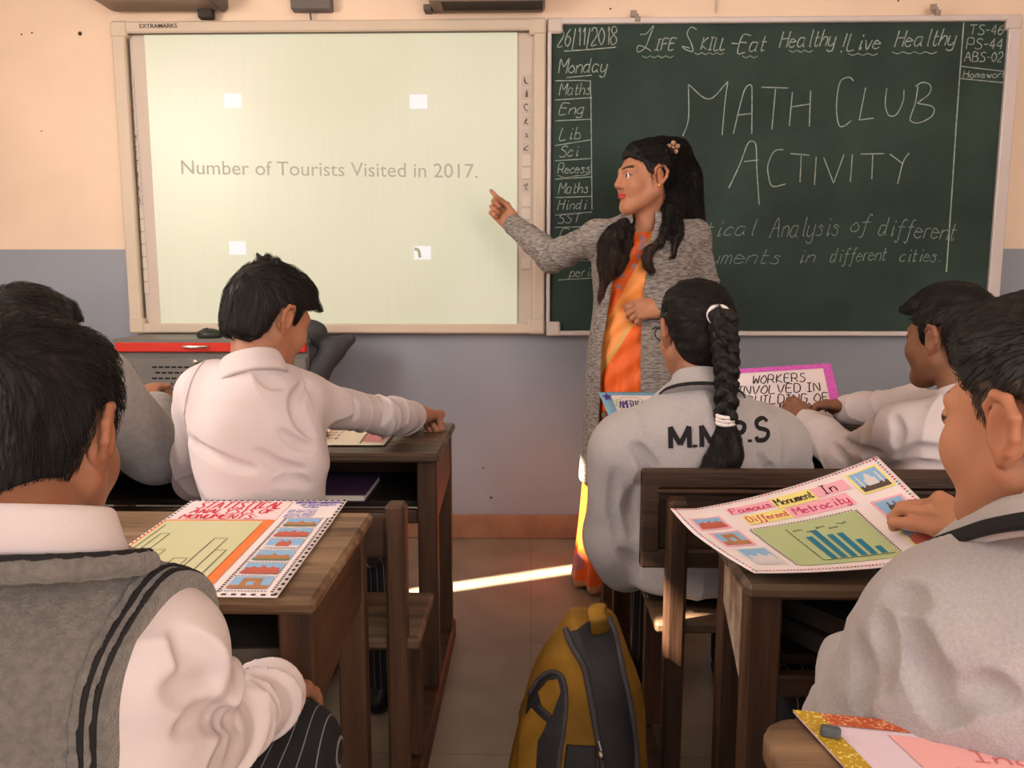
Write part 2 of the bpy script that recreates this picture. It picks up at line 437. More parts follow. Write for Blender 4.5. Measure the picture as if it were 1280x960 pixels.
wr = MB(); wr.box((RX+.02, (BY+WALL_Y)/2, CZ/2), (.02, (WALL_Y-BY)/2, CZ/2)); tag(wr.build('wall_right', m_cream), 'cream right wall', kind='structure')
ce = MB(); ce.box((cx, (BY+WALL_Y)/2, CZ+.05), (hx, (WALL_Y-BY)/2+.1, .05)); tag(ce.build('ceiling', m_ceil), 'white ceiling', kind='structure')
sk = MB(); sk.box((cx, WALL_Y-.008, .054), (hx-.1, .008, .054), b=.004); tag(sk.build('baseboard_front', m_skirt), 'brown stone skirting along the front wall', kind='structure')

# ---------------------------------------------------------------- single-stroke lettering
GL = {
'A':'00 39 60;14 54','B':'00 09 48 47 35 05;35 54 52 40 00','C':'58 39 19 07 02 10 30 51','D':'00 09 39 57 52 30 00','E':'59 09 00 50;05 45','F':'59 09 00;05 45',
'G':'58 39 19 07 02 10 40 54 34','H':'00 09;59 50;05 55','I':'09 49;29 20;00 40','J':'19 59;39 32 20 01','K':'00 09;59 04 60','L':'09 00 50','M':'00 09 34 69 60',
'N':'00 09 50 59','O':'39 17 05 02 30 53 56 39','P':'00 09 49 57 55 44 04','R':'00 09 49 57 55 44 04;34 60','S':'58 39 18 16 44 52 40 10 01','T':'09 69;39 30',
'U':'09 02 10 40 52 59','V':'09 30 69','W':'09 10 36 50 69','Y':'09 35 69;35 30','Z':'09 59 00 50',
'a':'45 15 03 01 20 42 45;45 41 50','b':'09 00;03 25 43 41 20 01','c':'44 25 03 01 20 41','d':'45 15 03 01 20 42;49 41 50','e':'03 43 34 15 03 01 20 41',
'f':'48 39 27 20 2b 1c 0b;05 45','g':'45 15 03 01 20 42;45 4b 3c 1c 0b','h':'09 00;03 25 44 40','i':'25 20 31;27 28','k':'09 00;45 03 40','l':'29 21 30',
'm':'05 00;03 15 24 20;23 35 44 40','n':'05 00;03 25 44 40','o':'25 03 01 20 41 43 25','p':'05 0c;03 25 43 41 20 01','r':'05 00;03 15 35','s':'44 25 14 33 41 20 01',
't':'18 11 20 31;05 35','u':'05 01 20 42;45 40','v':'05 20 45','w':'05 10 23 30 45','x':'05 40;45 00','y':'05 01 20 42;45 4b 3c 1c 0b','z':'05 45 00 40',
'0':'29 06 03 20 43 46 29','1':'17 29 20','2':'07 19 39 47 45 00 40','4':'39 03 43;38 30','6':'49 16 02 20 42 44 25 03','7':'09 49 10','8':'25 47 39 19 07 25 43 41 30 10 01 03 25',
'9':'46 24 06 19 39 46 40','-':'04 34','/':'0b 29','.':'20 21','!':'29 23;20 21',':':'14 15;10 11',"'":'19 18','?':'07 19 39 47 25 23;20 21'}
def glyph_strokes(txt, slant=0.0, gap=1.7):
    out = []; x = 0.0
    val = lambda c: -(ord(c)-96) if c.isalpha() else int(c)
    for ch in txt:
        if ch == ' ': x += 4.2; continue
        g = GL.get(ch) or GL.get(ch.upper()); w = 0
        for st in g.split(';'):
            P = [(int(p[0]), val(p[1])) for p in st.split()]; w = max(w, max(p[0] for p in P))
            out.append([(x+a+slant*b, b) for a, b in P])
        x += w+gap
    return out, max(x-gap, 1)
def write(mb, txt, place, w, smooth=True, slant=0.0, jit=0.25, nvec=None, th=.0006, sx=1.0, seed=0):
    """place(u, v): u 0..1 along the line, v in units of capital height -> point"""
    r = np.random.default_rng(seed+len(txt)); st, wid = glyph_strokes(txt, slant)
    for P in st:
        P = [(a+r.normal()*jit*.5, b+r.normal()*jit*.5) for a, b in P]
        Q = crom(P, 4) if smooth else np.array(P, float)
        mb.ribbon([place(a/wid, b/9.0) for a, b in Q], w, nvec if nvec is not None else V(0,-1,0), th)

# ---------------------------------------------------------------- interactive whiteboard
m_wframe = mat('cream_plastic_frame', lin(205,190,172), .45, .03, 4)
m_wside = mat('pale_grey_side_strip', lin(200,186,174), .5)
m_dark = mat('dark_grey_plastic', lin(60,54,50), .6)
BYF = 3.36
wb = thing('interactive_whiteboard', 'wide cream framed interactive whiteboard showing a projected slide about tourists', 'whiteboard', (-.735, 3.39, .91))
x0 = (at(137,28,BYF)[0]+at(164,414,BYF)[0])/2; x1 = (at(683,22,BYF)[0]+at(680,418,BYF)[0])/2
z0 = (at(164,414,BYF)[2]+at(680,419,BYF)[2])/2; z1 = (at(137,28,BYF)[2]+at(683,22,BYF)[2])/2; fw = .05
print('BOARD', x0, x1, z0, z1, at(137,28,BYF), at(164,414,BYF), at(683,22,BYF), at(680,418,BYF))
f = MB()
f.box(((x0+x1)/2, 3.385, z1-fw*.45), ((x1-x0)/2, .031, fw*.45), b=.006); f.box(((x0+x1)/2, 3.385, z0+fw*.4), ((x1-x0)/2, .031, fw*.4), b=.006)
f.box((x0+.028, 3.386, (z0+z1)/2), (.028, .031, (z1-z0)/2-.002), b=.006); f.box((x1-.024, 3.386, (z0+z1)/2), (.024, .031, (z1-z0)/2-.002), b=.006)
for sx in (x0+.033, x1-.033):
    for sz in (z1-.03, z0+.03): f.box((sx, 3.382, sz), (.034, .032, .032), b=.007)
f.build('frame', m_wframe, wb)
g = MB(); g.box((x0+.0585, 3.379, (z0+z1)/2), (.003, .004, (z1-z0)/2-.045)); g.box(((x0+x1)/2, 3.366, z1-fw*.9-.002), ((x1-x0)/2-.05, .006, .002)); g.build('frame_groove', mat('brown_grey_groove', lin(104,92,82), .6), wb)
bk = MB(); bk.box(((x0+x1)/2, 3.400, (z0+z1)/2), ((x1-x0)/2-.03, .018, (z1-z0)/2-.02)); bk.build('backing_panel', m_wside, wb)
def slide_mat():
    m = bpy.data.materials.new('projected_slide'); m.use_nodes = True; nt = m.node_tree; b = nt.nodes['Principled BSDF']
    tc = nt.nodes.new('ShaderNodeTexCoord'); mp = nt.nodes.new('ShaderNodeMapping'); nz = nt.nodes.new('ShaderNodeTexNoise')
    mp.inputs['Scale'].default_value = (1,1,.8); nz.inputs['Scale'].default_value = 1.7; nz.inputs['Detail'].default_value = 1
    wv = nt.nodes.new('ShaderNodeTexNoise'); mp2 = nt.nodes.new('ShaderNodeMapping'); mp2.inputs['Scale'].default_value = (40,1,1.2); wv.inputs['Scale'].default_value = 2
    cr = nt.nodes.new('ShaderNodeValToRGB'); cr.color_ramp.elements[0].position = .36; cr.color_ramp.elements[1].position = .66
    cr.color_ramp.elements[0].color = (*lin(216,224,186),1); cr.color_ramp.elements[1].color = (*lin(238,240,214),1)
    L = nt.links.new; L(tc.outputs['Object'], mp.inputs[0]); L(mp.outputs[0], nz.inputs['Vector']); L(nz.outputs['Fac'], cr.inputs[0])
    L(tc.outputs['Object'], mp2.inputs[0]); L(mp2.outputs[0], wv.inputs['Vector'])
    mr = nt.nodes.new('ShaderNodeMapRange'); mr.inputs[1].default_value = .3; mr.inputs[2].default_value = .7; mr.inputs[3].default_value = .97; mr.inputs[4].default_value = 1.03
    L(wv.outputs['Fac'], mr.inputs[0]); mx = nt.nodes.new('ShaderNodeMix'); mx.data_type = 'RGBA'; mx.blend_type = 'MULTIPLY'; mx.inputs['Factor'].default_value = 1
    L(cr.outputs[0], mx.inputs['A']); L(mr.outputs[0], mx.inputs['B'])
    b.inputs['Base Color'].default_value = (*lin(182,184,170),1); b.inputs['Roughness'].default_value = .33
    L(mx.outputs['Result'], b.inputs['Emission Color']); b.inputs['Emission Strength'].default_value = SLIDE_E
    return m
SLIDE_E = .33
pa, pb = at(179,40,BYF), at(645,406,BYF)
m_slide = slide_mat()
sc_ = MB(); sc_.box(((pa[0]+pb[0])/2, 3.379, (pa[2]+pb[2])/2), ((pb[0]-pa[0])/2+.004, .006, (pa[2]-pb[2])/2), b=.001); slide = sc_.build('projected_slide', m_slide, wb)
SY = 3.3725
def emat(name, col, e, base=.5): return mat(name, tuple(c*base for c in col), .5, emit=col, estr=e)
m_tile = emat('bright_slide_tile', lin(244,246,250), .55); m_stext = emat('grey_slide_text', lin(184,182,166), .30, .62)
for (px, py) in ((291,126), (523,127), (297,310), (528,316)):
    q = MB(); c = at(px, py, SY); q.box((c[0], SY, c[2]), (.036, .0006, .028)); q.build('slide_tile', m_tile, slide)
q = MB(); q.ribbon(crom([at(518,311,SY-.001), at(523,313,SY-.001), at(525,322,SY-.001)]), .012, V(0,-1,0)); q.build('slide_graphic', emat('olive_slide_graphic', lin(190,185,150), .3), slide)
def text_mesh(txt, bold=0.0):
    c = bpy.data.curves.new('lettering', 'FONT'); c.body = txt; c.offset = bold; c.resolution_u = 4
    o = bpy.data.objects.new('lettering', c); COL.objects.link(o); dg = bpy.context.evaluated_depsgraph_get()
    me = o.evaluated_get(dg).to_mesh(); v = np.array([p.co[:] for p in me.vertices]); fcs = [tuple(p.vertices) for p in me.polygons]
    o.evaluated_get(dg).to_mesh_clear(); bpy.data.objects.remove(o); bpy.data.curves.remove(c)
    return v, fcs
def text_on(name, txt, pl, pr, hgt, m, parent, bold=0.0, th=.0008):
    v, fcs = text_mesh(txt, bold); w = v[:,0].max()-v[:,0].min(); pl, pr = np.array(pl), np.array(pr)
    u = (v[:,0]-v[:,0].min())/w; cap = .70
    P = pl+(pr-pl)*u[:,None]+V(0,0,1)*((v[:,1]/cap)*hgt)[:,None]+V(0,-th,0)
    return link(name, P, fcs, m, parent)
text_on('slide_text', 'Number of Tourists Visited in 2017.', at(227,217.5,SY), at(597,222.5,SY), .057, m_stext, slide)
text_on('maker_lettering', 'EXTRAMARKS', at(174.5,35.2,3.353), at(221.5,34.6,3.353), .0165, m_dark, wb, .012)
m_icon = mat('icon_face', lin(192,180,172), .5); m_iline = mat('icon_line', lin(120,108,100), .5)
m_ilight = mat('icon_face_pale', lin(208,196,186), .5)
def icon(px, py, k, pale=False, ow=.0175):
    c = at(px, py, 3.381); q = MB(); q.box((c[0], 3.3805, c[2]), (ow, .0012, .022), b=.0006); b = q.build('icon_button', m_ilight if pale else m_icon, wb)
    s = MB(); y = 3.3788; r = np.random.default_rng(k)
    if pale: s.ribbon([(c[0]-ow, y, c[2]-.022), (c[0]+ow, y, c[2]-.022)], .0016, V(0,-1,0))
    else:
        pts = [(c[0]+r.uniform(-.010,.010), y, c[2]+r.uniform(-.014,.014)) for _ in range(4)]; s.ribbon(crom(pts,4), .0045, V(0,-1,0)); s.ribbon([(c[0]-.004,y,c[2]-.012),(c[0]+.009,y,c[2]-.012)], .004, V(0,-1,0))
    s.build('icon_symbol', m_iline, b)
for k in range(10): icon(162.4+k*1.25, 103+k*16.4, k)
for k in range(7): icon(174.8+k*1.1, 267+k*15.6, k+40, True)
for k, py in enumerate((100.5,117,134.5,151,167.5,184)): icon(657.6, py, k+20)
icon(657.6, 233, 30)
for k, py in enumerate((201,217,252,268,300,330)): icon(657.6, py, k+60, True)

# ---------------------------------------------------------------- chalkboard
m_bframe = mat('pale_aluminium_frame', lin(206,196,196), .42, .04, 3, metal=.15)
m_corner = mat('cream_plastic_corner', lin(206,194,186), .5)
m_green = mat('green_chalk_surface', lin(38,56,50), .62, .14, 3.0, .05, 220, spec=.25, col2=lin(46,66,58))
m_chalk = mat('white_chalk', lin(152,163,156), .95, .25, 60)
m_chalk2 = mat('faint_chalk', lin(128,142,136), .95, .25, 60)
bb = thing('chalkboard', 'dark green chalkboard with white chalk writing in a pale metal frame', 'chalkboard', (1.09, 3.39, .905))
X0 = x1+.006; X1 = (at(1277,18,BYF)[0]+at(1250,418,BYF)[0])/2
Z0 = (at(683,421,BYF)[2]+at(1250,419,BYF)[2])/2; Z1 = (at(690,23,BYF)[2]+at(1277,16,BYF)[2])/2
print('CHALK', X0, X1, Z0, Z1, at(690,23,BYF), at(1277,16,BYF), at(1250,418,BYF))
f = MB(); w = .0115
f.box(((X0+X1)/2, 3.39, Z1-w), ((X1-X0)/2, .026, w), b=.004); f.box(((X0+X1)/2, 3.39, Z0+w*.85), ((X1-X0)/2, .026, w*.85), b=.004)
f.box((X0+w*.75, 3.391, (Z0+Z1)/2), (w*.75, .026, (Z1-Z0)/2), b=.004); f.box((X1-.024, 3.391, (Z0+Z1)/2), (.024, .026, (Z1-Z0)/2), b=.004)
f.build('frame', m_bframe, bb)
for sx in (X0+.03, X1-.03):
    for sz in (Z0+.028, Z1-.028): f = MB(); f.box((sx, 3.3885, sz), (.031, .0265, .03), b=.007); f.build('frame_corner', m_corner, bb)
s = MB(); s.box(((X0+X1)/2, 3.397, (Z0+Z1)/2), ((X1-X0)/2-.02, .016, (Z1-Z0)/2-.02), b=.001); s.build('writing_surface', m_green, bb)
CY = 3.3806
for (px, py) in ((792,17), (1167,9)):
    q = MB(); c = at(px, py, 3.37); q.box(c, (.012, .004, .012), b=.001); q.box(c+V(.016,-.004,-.022), (.011, .004, .011), b=.001); q.box(c+V(.008,.004,-.011), (.012,.003,.012)); q.build('hanging_clip', mat('clip_metal', lin(150,136,126), .5), bb)
def line(mb, pts, w=.005, sm=True):
    w = w*.72
    P = [at(a, b, CY) for a, b in pts]; mb.ribbon(crom(P, 5) if sm and len(P) > 2 else P, w, V(0,-1,0))
def chalk(mb, txt, xa, xb, ya, yb, cap, w=.005, slant=.25, smooth=True, jit=.3, seed=0):
    A, B = at(xa, ya, CY), at(xb, yb, CY); h = cap/1000*3.3; w = w*.72
    write(mb, txt, lambda u, v: A+(B-A)*u+V(0,0,v*h), w, smooth, slant, jit, V(0,-1,0), seed=seed)
def wavy(mb, xa, xb, y, n, a=2.2): line(mb, [(xa+(xb-xa)*i/(2*n), y+(a if i % 2 else -a)*.5-(xb-xa)*0.0*i) for i in range(2*n+1)], .004)
c = MB(); c2 = MB()
chalk(c, '26/11/2018', 697, 770, 58, 55, 20, .006, .05); line(c, [(705,64),(735,62),(770,59)], .006)
chalk(c, 'Monday', 698, 757, 92, 90, 17, .006); line(c, [(708,97),(740,94)], .005)
for (x, y) in ((736,100),):
    line(c, [(694,101),(734,101),(738,107),(739,160),(740,262)], .0055)
for ya, yb in ((125,122),(151,149),(182,174.5),(201,198),(224,221),(247,245.5),(269,265),(284.5,283)): line(c, [(694,ya),(740,yb)], .0055, False)
line(c, [(693,326),(760,326)], .004, False); line(c, [(698,350),(752,347)], .005, False)
for t, xa, xb, y, h in (('Maths',699,737,119,14),('Eng',699,728,143,13),('Lib',699,724,175,15),('Sci',699,722,196,13),('Recess',697,736,217,12),('Maths',698,734,242,13),('Hindi',697,732,262,12),('SST',697,724,279,11),('Comp',699,740,299,13),('period',712,752,346,12)):
    chalk(c, t, xa, xb, y, y-1, h, .0048)
line(c, [(697,219),(706,222),(718,220),(737,217),(739,205)], .004)
for t, xa, xb, ya, yb, h in (('IFE',818,842,63,62,13),('KILL',876,906,62,62,14),('-',911,919,60,60,12),('Eat',922,955,66,64,20),('Healthy',974,1042,60,57,19),('!',1046,1051,66,66,22),('Live',1058,1098,63,61,19),('Healthy',1118,1192,59,56,19)):
    chalk(c, t, xa, xb, ya, yb, h, .0062, .3)
line(c, [(800,43),(808,42),(817,32),(812,46),(806,60),(797,65),(798,57),(808,60),(814,64)], .006)
line(c, [(871,37),(864,34),(859,42),(864,54),(866,64),(857,62),(853,58),(862,60)], .006)
for xa, xb, y, n in ((803,842,71,4),(868,905,67,4),(928,947,71,2),(986,1016,64,3),(1060,1097,68,3),(1115,1171,66,4)): wavy(c, xa, xb, y, n)
for st in ([(853.4,170),(859,156),(861,140),(860.5,105.5)], [(860.5,105.5),(886,124),(909.7,102)], [(909.7,102),(906,130),(902.6,169)],
           [(916.7,167),(926,128),(932,110),(939,106.6),(940,120),(939.7,167.6)], [(921,144),(939,142)], [(952,109),(985,110)], [(969.5,111),(964.8,161.7)],
           [(990.5,115),(986.6,157.5)], [(1013.3,113),(1011.6,158)], [(989.4,133.6),(1012.3,130)], [(1067,101),(1061,96.6),(1050,103),(1045.6,131),(1048,154.7),(1054,158),(1064,151)],
           [(1082,109.7),(1074,150)], [(1074,150),(1092.5,147.6)], [(1108.4,110),(1106.6,131),(1111,144),(1120.6,143),(1128.8,126.6),(1130,112)],
           [(1147.6,108),(1144,129),(1139,143)], [(1144,108),(1153.4,103),(1162.8,106.6),(1161.6,117),(1146.4,129)], [(1146.4,129),(1166,133.6),(1165,145),(1148.7,153.5),(1138,151),(1139,143)]): line(c, st, .006)
for st in ([(911,235),(925,205),(934,181),(940,176.5),(945,182),(946,210),(949,256)], [(930,202),(948,200)], [(979,187),(968,189),(960,206),(961,222),(966,233),(982,230)],
           [(988,192),(1011.6,194)], [(1001.6,194.5),(1000,228)], [(1020.3,196),(1018,231)], [(1029.7,197),(1042,229)], [(1042,229),(1055,193)], [(1065.5,193),(1063,227)],
           [(1075.6,192.6),(1105.4,192)], [(1091,193),(1089.7,224)], [(1112.4,192.6),(1127.6,204)], [(1136.6,191),(1128.8,203),(1122,230)]): line(c, st, .006)
for t, xa, xb, ya, yb, h in (('Statistical',800,942,298,294,20),('Analysis',962,1046,297,294,24),('of',1062,1084,290,290,22),('different',1097,1192,294,300,22),
                             ('monuments',838,972,330,330,20),('in',996,1016,328,328,17),('different',1037,1106,328,325,17),('cities.',1124,1174,327,327,17)):
    chalk(c2, t, xa, xb, ya, yb, h, .0048, .3)
line(c, [(1205,24),(1200,90),(1195,160),(1190,240),(1183,340)], .007, False)
for t, xa, xb, y, h in (('TS-46',1211,1253,43,11),('PS-44',1208,1252,61,12),('ABS-02',1205,1252,77,11),('Homework',1204,1258,97,8)): chalk(c, t, xa, xb, y, y, h, .0048, .1)
line(c, [(1202,83),(1262,90)], .005, False); line(c, [(1199,98),(1261,104)], .005, False)
c.build('chalk_writing', m_chalk, bb); c2.build('chalk_writing', m_chalk2, bb)

# ---------------------------------------------------------------- wall equipment above the boards
m_spk = mat('taupe_plastic_casing', lin(140,124,112), .5, .04, 4); m_spk2 = mat('grey_plastic_casing', lin(104,98,96), .5)
t = thing('wall_speaker', 'long taupe rounded casing above the left end of the whiteboard', 'speaker', (-1.38, 3.3, 2.26))
F = Field(); a0 = at(112,16,3.25); a1 = at(257,16,3.25)
F.box(((a0[0]+a1[0])/2, 3.33, 2.345), ((a1[0]-a0[0])/2+.01, .095, .13), .045)
sdf_obj('body', F, .008, m_spk, t)
boxo('end_cap', (a1[0]+.012, 3.335, 2.345), (.02, .09, .128), m_spk2, t, .015)
q = MB(); q.box((a1[0]-.05, 3.385, 2.205), (.03, .018, .022), b=.004); q.build('mounting_foot', m_dark, t)
t = thing('wall_speaker', 'long taupe square edged casing above the right end of the whiteboard', 'speaker', (-.1, 3.3, 2.22))
a0 = at(534,10,3.25); a1 = at(682,10,3.25)
boxo('body', ((a0[0]+a1[0])/2, 3.335, 2.32), ((a1[0]-a0[0])/2, .084, .115), m_spk, t, .012)
boxo('bottom_vent', ((a0[0]+a1[0])/2+.02, 3.32, 2.206), ((a1[0]-a0[0])/2-.03, .05, .004), m_dark, t, .002)
boxo('side_bracket', (a0[0]-.014, 3.39, 2.215), (.016, .028, .012), m_spk2, t, .003)
t = thing('junction_box', 'small dark grey box between the two wall casings, with a thin cable', 'box', (-.85, 3.38, 2.24))
a0 = at(362,11,3.36); a1 = at(413,11,3.36)
boxo('body', ((a0[0]+a1[0])/2, 3.395, a0[2]+.085), ((a1[0]-a0[0])/2, .025, .085), m_spk2, t, .006)
q = MB(); q.tube([at(388,8,3.39), at(388,18,3.4), at(389,26,3.4)], .004, 6); q.build('cable', m_spk2, t)

# ---------------------------------------------------------------- red drawer cabinet with a mouse
m_cab = mat('grey_painted_metal', lin(112,110,108), .45, .05, 6, spec=.4); m_red = mat('red_drawer_front', lin(206,52,40), .4); m_slot = mat('dark_slot', lin(34,33,33), .8)
m_chrome = mat('chrome', lin(225,220,210), .22, metal=1.0)
CX0, CX1, CF, CZT = at(140,424,3.07)[0], at(384,424,3.07)[0], 3.07, at(140,424,3.07)[2]
cab = thing('metal_cabinet', 'grey perforated metal cabinet with a red drawer under the whiteboard', 'cabinet', ((CX0+CX1)/2, 3.2, 0))
b = MB(); b.box(((CX0+CX1)/2, (CF+.02+3.395)/2, (CZT-.012)/2), ((CX1-CX0)/2-.004, (3.395-CF-.02)/2, (CZT-.012)/2), b=.004)
b.box(((CX0+CX1)/2, (CF+3.4)/2, CZT-.008), ((CX1-CX0)/2, (3.4-CF)/2, .008), b=.003); b.build('body', m_cab, cab)
dz1 = at(140,427.5,CF)[2]; dz0 = at(140,440,CF)[2]
dr = boxo('drawer', ((CX0+CX1)/2, CF+.01, (dz0+dz1)/2), ((CX1-CX0)/2-.008, .012, (dz1-dz0)/2), m_red, cab, .004)
hx_ = at(245,433,CF); q = MB(); q.tube(crom([(hx_[0]-.052,CF,hx_[2]),(hx_[0]-.04,CF-.02,hx_[2]),(hx_[0],CF-.026,hx_[2]),(hx_[0]+.04,CF-.02,hx_[2]),(hx_[0]+.052,CF,hx_[2])],5), .005, 8); q.build('drawer_handle', m_chrome, dr)
dz2 = at(140,445,CF)[2]
door = boxo('cabinet_door', ((CX0+CX1)/2, CF+.012, dz2/2+.03), ((CX1-CX0)/2-.008, .01, dz2/2-.035), m_cab, cab, .004)
q = MB(); n = 0
for bx0, bx1 in ((153,175), (190,280)):
    for r in range(9):
        for k in range(int((bx1-bx0)/8)):
            p = at(bx0+k*8+(4 if r % 2 else 0)+3, 459+r*7.0, CF); q.box((p[0], CF+.0015, p[2]), (.0095, .0012, .0035), b=.001)
q.build('vent_slots', m_slot, door); q = MB(); q.lathe(at(244,452,CF)+V(0,.002,0), [(.002,.0),(.008,.001),(.008,.006),(.004,.008)], 12, rotx(math.pi/2)); q.build('lock', m_chrome, door)
m_mouse = mat('dark_green_black_plastic', lin(48,52,46), .4)
mo = thing('computer_mouse', 'dark computer mouse lying on top of the cabinet', 'mouse', (at(262,420,3.15)[0], 3.15, CZT))
F = Field(); p = V(at(262,420,3.15)[0], 3.15, CZT); F.ell(p+V(0,0,.012), (.052,.034,.026), .005); F.cut(lambda q: (p[2]+.0005)-q[:,2]); sdf_obj('body', F, .003, m_mouse, mo)
q = MB(); q.tube([p+V(-.02,-.012,.0335), p+V(.0,-.012,.038)], .004, 8); q.build('scroll_wheel', m_dark, mo)
q = MB(); q.tube(crom([p+V(.045,0,.008), p+V(.08,-.01,.0035), p+V(.12,.02,.0035), p+V(.2,.05,.0035)],5), .003, 6); q.build('cable', m_dark, mo)
# dark cloth bundle at the cabinet end
F = Field(); m_cloth = mat('charcoal_cloth', lin(66,66,70), .9, .12, 14, .3, 60)
p = lambda x, y, Y: at(x, y, Y)
F.chain([p(437,424,3.22), p(415,440,3.16), p(393,470,3.13), p(388,500,3.12)], [.022,.04,.045,.03], .03); F.ell(p(378,416,3.16), (.09,.06,.05), .03)
F.disp(lambda P: .005*np.abs(noise(P, 34, 3)))
F.cut(lambda q: -np.maximum.reduce([q[:,0]-(CX1+.001), q[:,2]-(CZT+.001), (CF-.02)-q[:,1]]), .002)
tag(sdf_obj('cloth_bundle', F, .006, m_cloth, None), 'dark charcoal cloth bundle draped over the end of the cabinet', 'cloth')
# ---------------------------------------------------------------- school desks with their benches
def wood(name, c1, c2, rough=.55, axis='x', spec=.35):
    st = {'x': (1.2, 14, 14), 'z': (14, 14, 1.2), 'y': (14, 1.2, 14)}[axis]
    return mat(name, c1, rough, .1, 2.2, .35, 9, spec, stretch=st, col2=c2, detail=8, lohi=(.3,.7))
w_top = wood('worn_desk_top_wood', lin(84,62,44), lin(146,118,90), .5)
w_topd = wood('dark_desk_top_wood', lin(56,40,30), lin(112,92,74), .42)
w_leg = wood('dark_brown_leg_wood', lin(50,34,25), lin(84,58,42), .5, 'z')
w_pan = wood('dark_panel_wood', lin(48,33,25), lin(76,54,41), .5)
w_pany = wood('side_panel_wood', lin(52,36,27), lin(82,60,44), .5, 'y')
w_worn = mat('peeled_plywood', lin(186,168,150), .8, .2, 22, .5, 60, col2=lin(120,92,72), detail=6)
w_in = mat('dark_compartment_wood', lin(38,28,22), .7, .2, 6)
LG = .045
def planks(x0, x1, y0, y1, z, th, n, mb, bev=.006):
    w = (y1-y0)/n
    for i in range(n): mb.box(((x0+x1)/2, y0+w*(i+.5), z-th/2), ((x1-x0)/2, w/2-.0008, th/2), b=bev)
def desk_unit(label, x0, x1, yn, yf, top=w_top, bench=None, back='rail', rail_y=None, cut_panel=False, side_mat=None, shelf=True, skew=0.0):
    """x0/x1 ends, yn/yf near and far edge of the top; bench = (near, far) of the seat in front of the next desk"""
    t = thing('school_desk', label, 'desk', ((x0+x1)/2, (yn+yf)/2, 0))
    H = .70
    m = MB(); planks(x0, x1, yn, yf, H, .024, 3, m, .007); m.build('desk_top', top, t)
    lx = (x0+.035, x1-.035)
    for i, lxx in enumerate(lx):
        for j, ly in enumerate((yn+.045, yf-.045)):
            o = skew*(1 if (i == 0 and j == 1) else 0)
            m = MB(); m.beam((lxx+o, ly, 0.0), (lxx+o, ly, H-.025), LG+.006, LG, .004); m.build('leg', w_leg, t)
        m = MB()                                      # side panel with a slanted lower edge
        th = .009; a, b = yn+.06, yf-.06; sgn = 1 if i else -1; xx = lxx+sgn*.014
        zt, zn, zf = H-.026, H-.19, H-.15
        pts = [(a, zt), (b, zt), (b, zf), (a, zn)]
        v = [(xx-th+skew*(y-a)/(b-a)*(1 if i == 0 else 0), y, z) for y, z in pts]+[(xx+th+skew*(y-a)/(b-a)*(1 if i == 0 else 0), y, z) for y, z in pts]
        m.add(v, [(3,2,1,0), (4,5,6,7), (0,1,5,4), (1,2,6,5), (2,3,7,6), (3,0,4,7)]); m.build('side_panel', (side_mat or w_pany) if i == 0 or side_mat is None else w_pany, t)
        if bench:
            m = MB(); m.box((lxx, (bench[0]-.04+yf)/2, .03), (.03, (yf-bench[0]+.06)/2, .03), b=.006); m.build('base_rail', w_pan, t)
    if shelf:
        m = MB(); m.box(((x0+x1)/2, (yn+yf)/2+.02, H-.155), ((x1-x0)/2-.06, (yf-yn)/2-.06, .008), b=.002); m.build('book_shelf', w_in, t)
        m = MB(); m.box(((x0+x1)/2, yf-.04, H-.09), ((x1-x0)/2-.06, .008, .065), b=.002); m.build('front_board', w_pan, t)
        m = MB(); m.box(((x0+x1)/2, yn+.05, H-.178), ((x1-x0)/2-.06, .012, .018), b=.004); m.build('cross_rail', w_pan, t)
    if bench:
        b0, b1 = bench
        m = MB(); planks(x0+.03, x1+.01, b0, b1, .42, .024, 2, m, .006); m.build('bench_seat', top, t)
        for lxx in (x0+.065, x1-.035):
            m = MB(); m.beam((lxx, b1-.06, .06), (lxx, b1-.06, .397), LG, LG, .004); m.build('bench_leg', w_leg, t)
            if back != 'none': m = MB(); m.beam((lxx, b0-.008 if back == 'panel' else b0+.005, .06), (lxx, b0-.025 if back == 'panel' else b0+.02, .70), LG-.004, LG+.002, .007); m.build('back_post', w_leg, t)
        m = MB(); m.box(((x0+x1)/2, (b0+b1)/2+.03, .36), ((x1-x0)/2-.06, .012, .035), b=.003); m.build('seat_rail', w_pan, t)
        if back == 'rail':
            m = MB(); m.box(((x0+x1)/2-.01, b0+.022, .63), ((x1-x0)/2-.03, .010, .045), b=.004); m.build('back_rest', w_pan, t)
        elif back == 'panel':
            m = MB(); zc, zh, xc, xh = .646, .106, (x0+x1)/2, (x1-x0)/2+.005; yy = b0+.015
            m.box((xc, yy+.012, zc), (xh-.01, .006, zh-.01), b=.002)
            for sz in (-1,1): m.box((xc, yy, zc+sz*(zh-.02)), (xh, .013, .02), b=.005)
            for sx in (-1,1): m.box((xc+sx*(xh-.02), yy, zc), (.02, .0125, zh-.002), b=.005)
            m.box((xc, yy-.004, zc+zh-.045), (xh-.03, .012, .004), b=.002)
            m.build('back_panel', w_pan, t)
    return t
DESK_A = desk_unit('brown school desk with joined bench, standing between the cabinet and the white shirted boy', -1.30, -.235, 1.99, 2.435, w_topd, (1.53, 1.78))
DESK_B = desk_unit('worn wooden school desk with light top carrying the orange bordered bar chart poster', -1.42, -.303, 1.06, 1.485, w_top, (.56, .82))
DESK_C = desk_unit('dark wooden school desk with a panelled bench back behind the girl with the braid', .235, 1.45, 2.24, 2.66, w_topd, (1.62, 1.92), 'panel')
DESK_D = desk_unit('dark wooden school desk with a peeling side panel, under the raised monument poster', .318, 1.5, 1.13, 1.50, w_topd, (.835, 1.02), 'none', side_mat=w_worn, skew=.03)
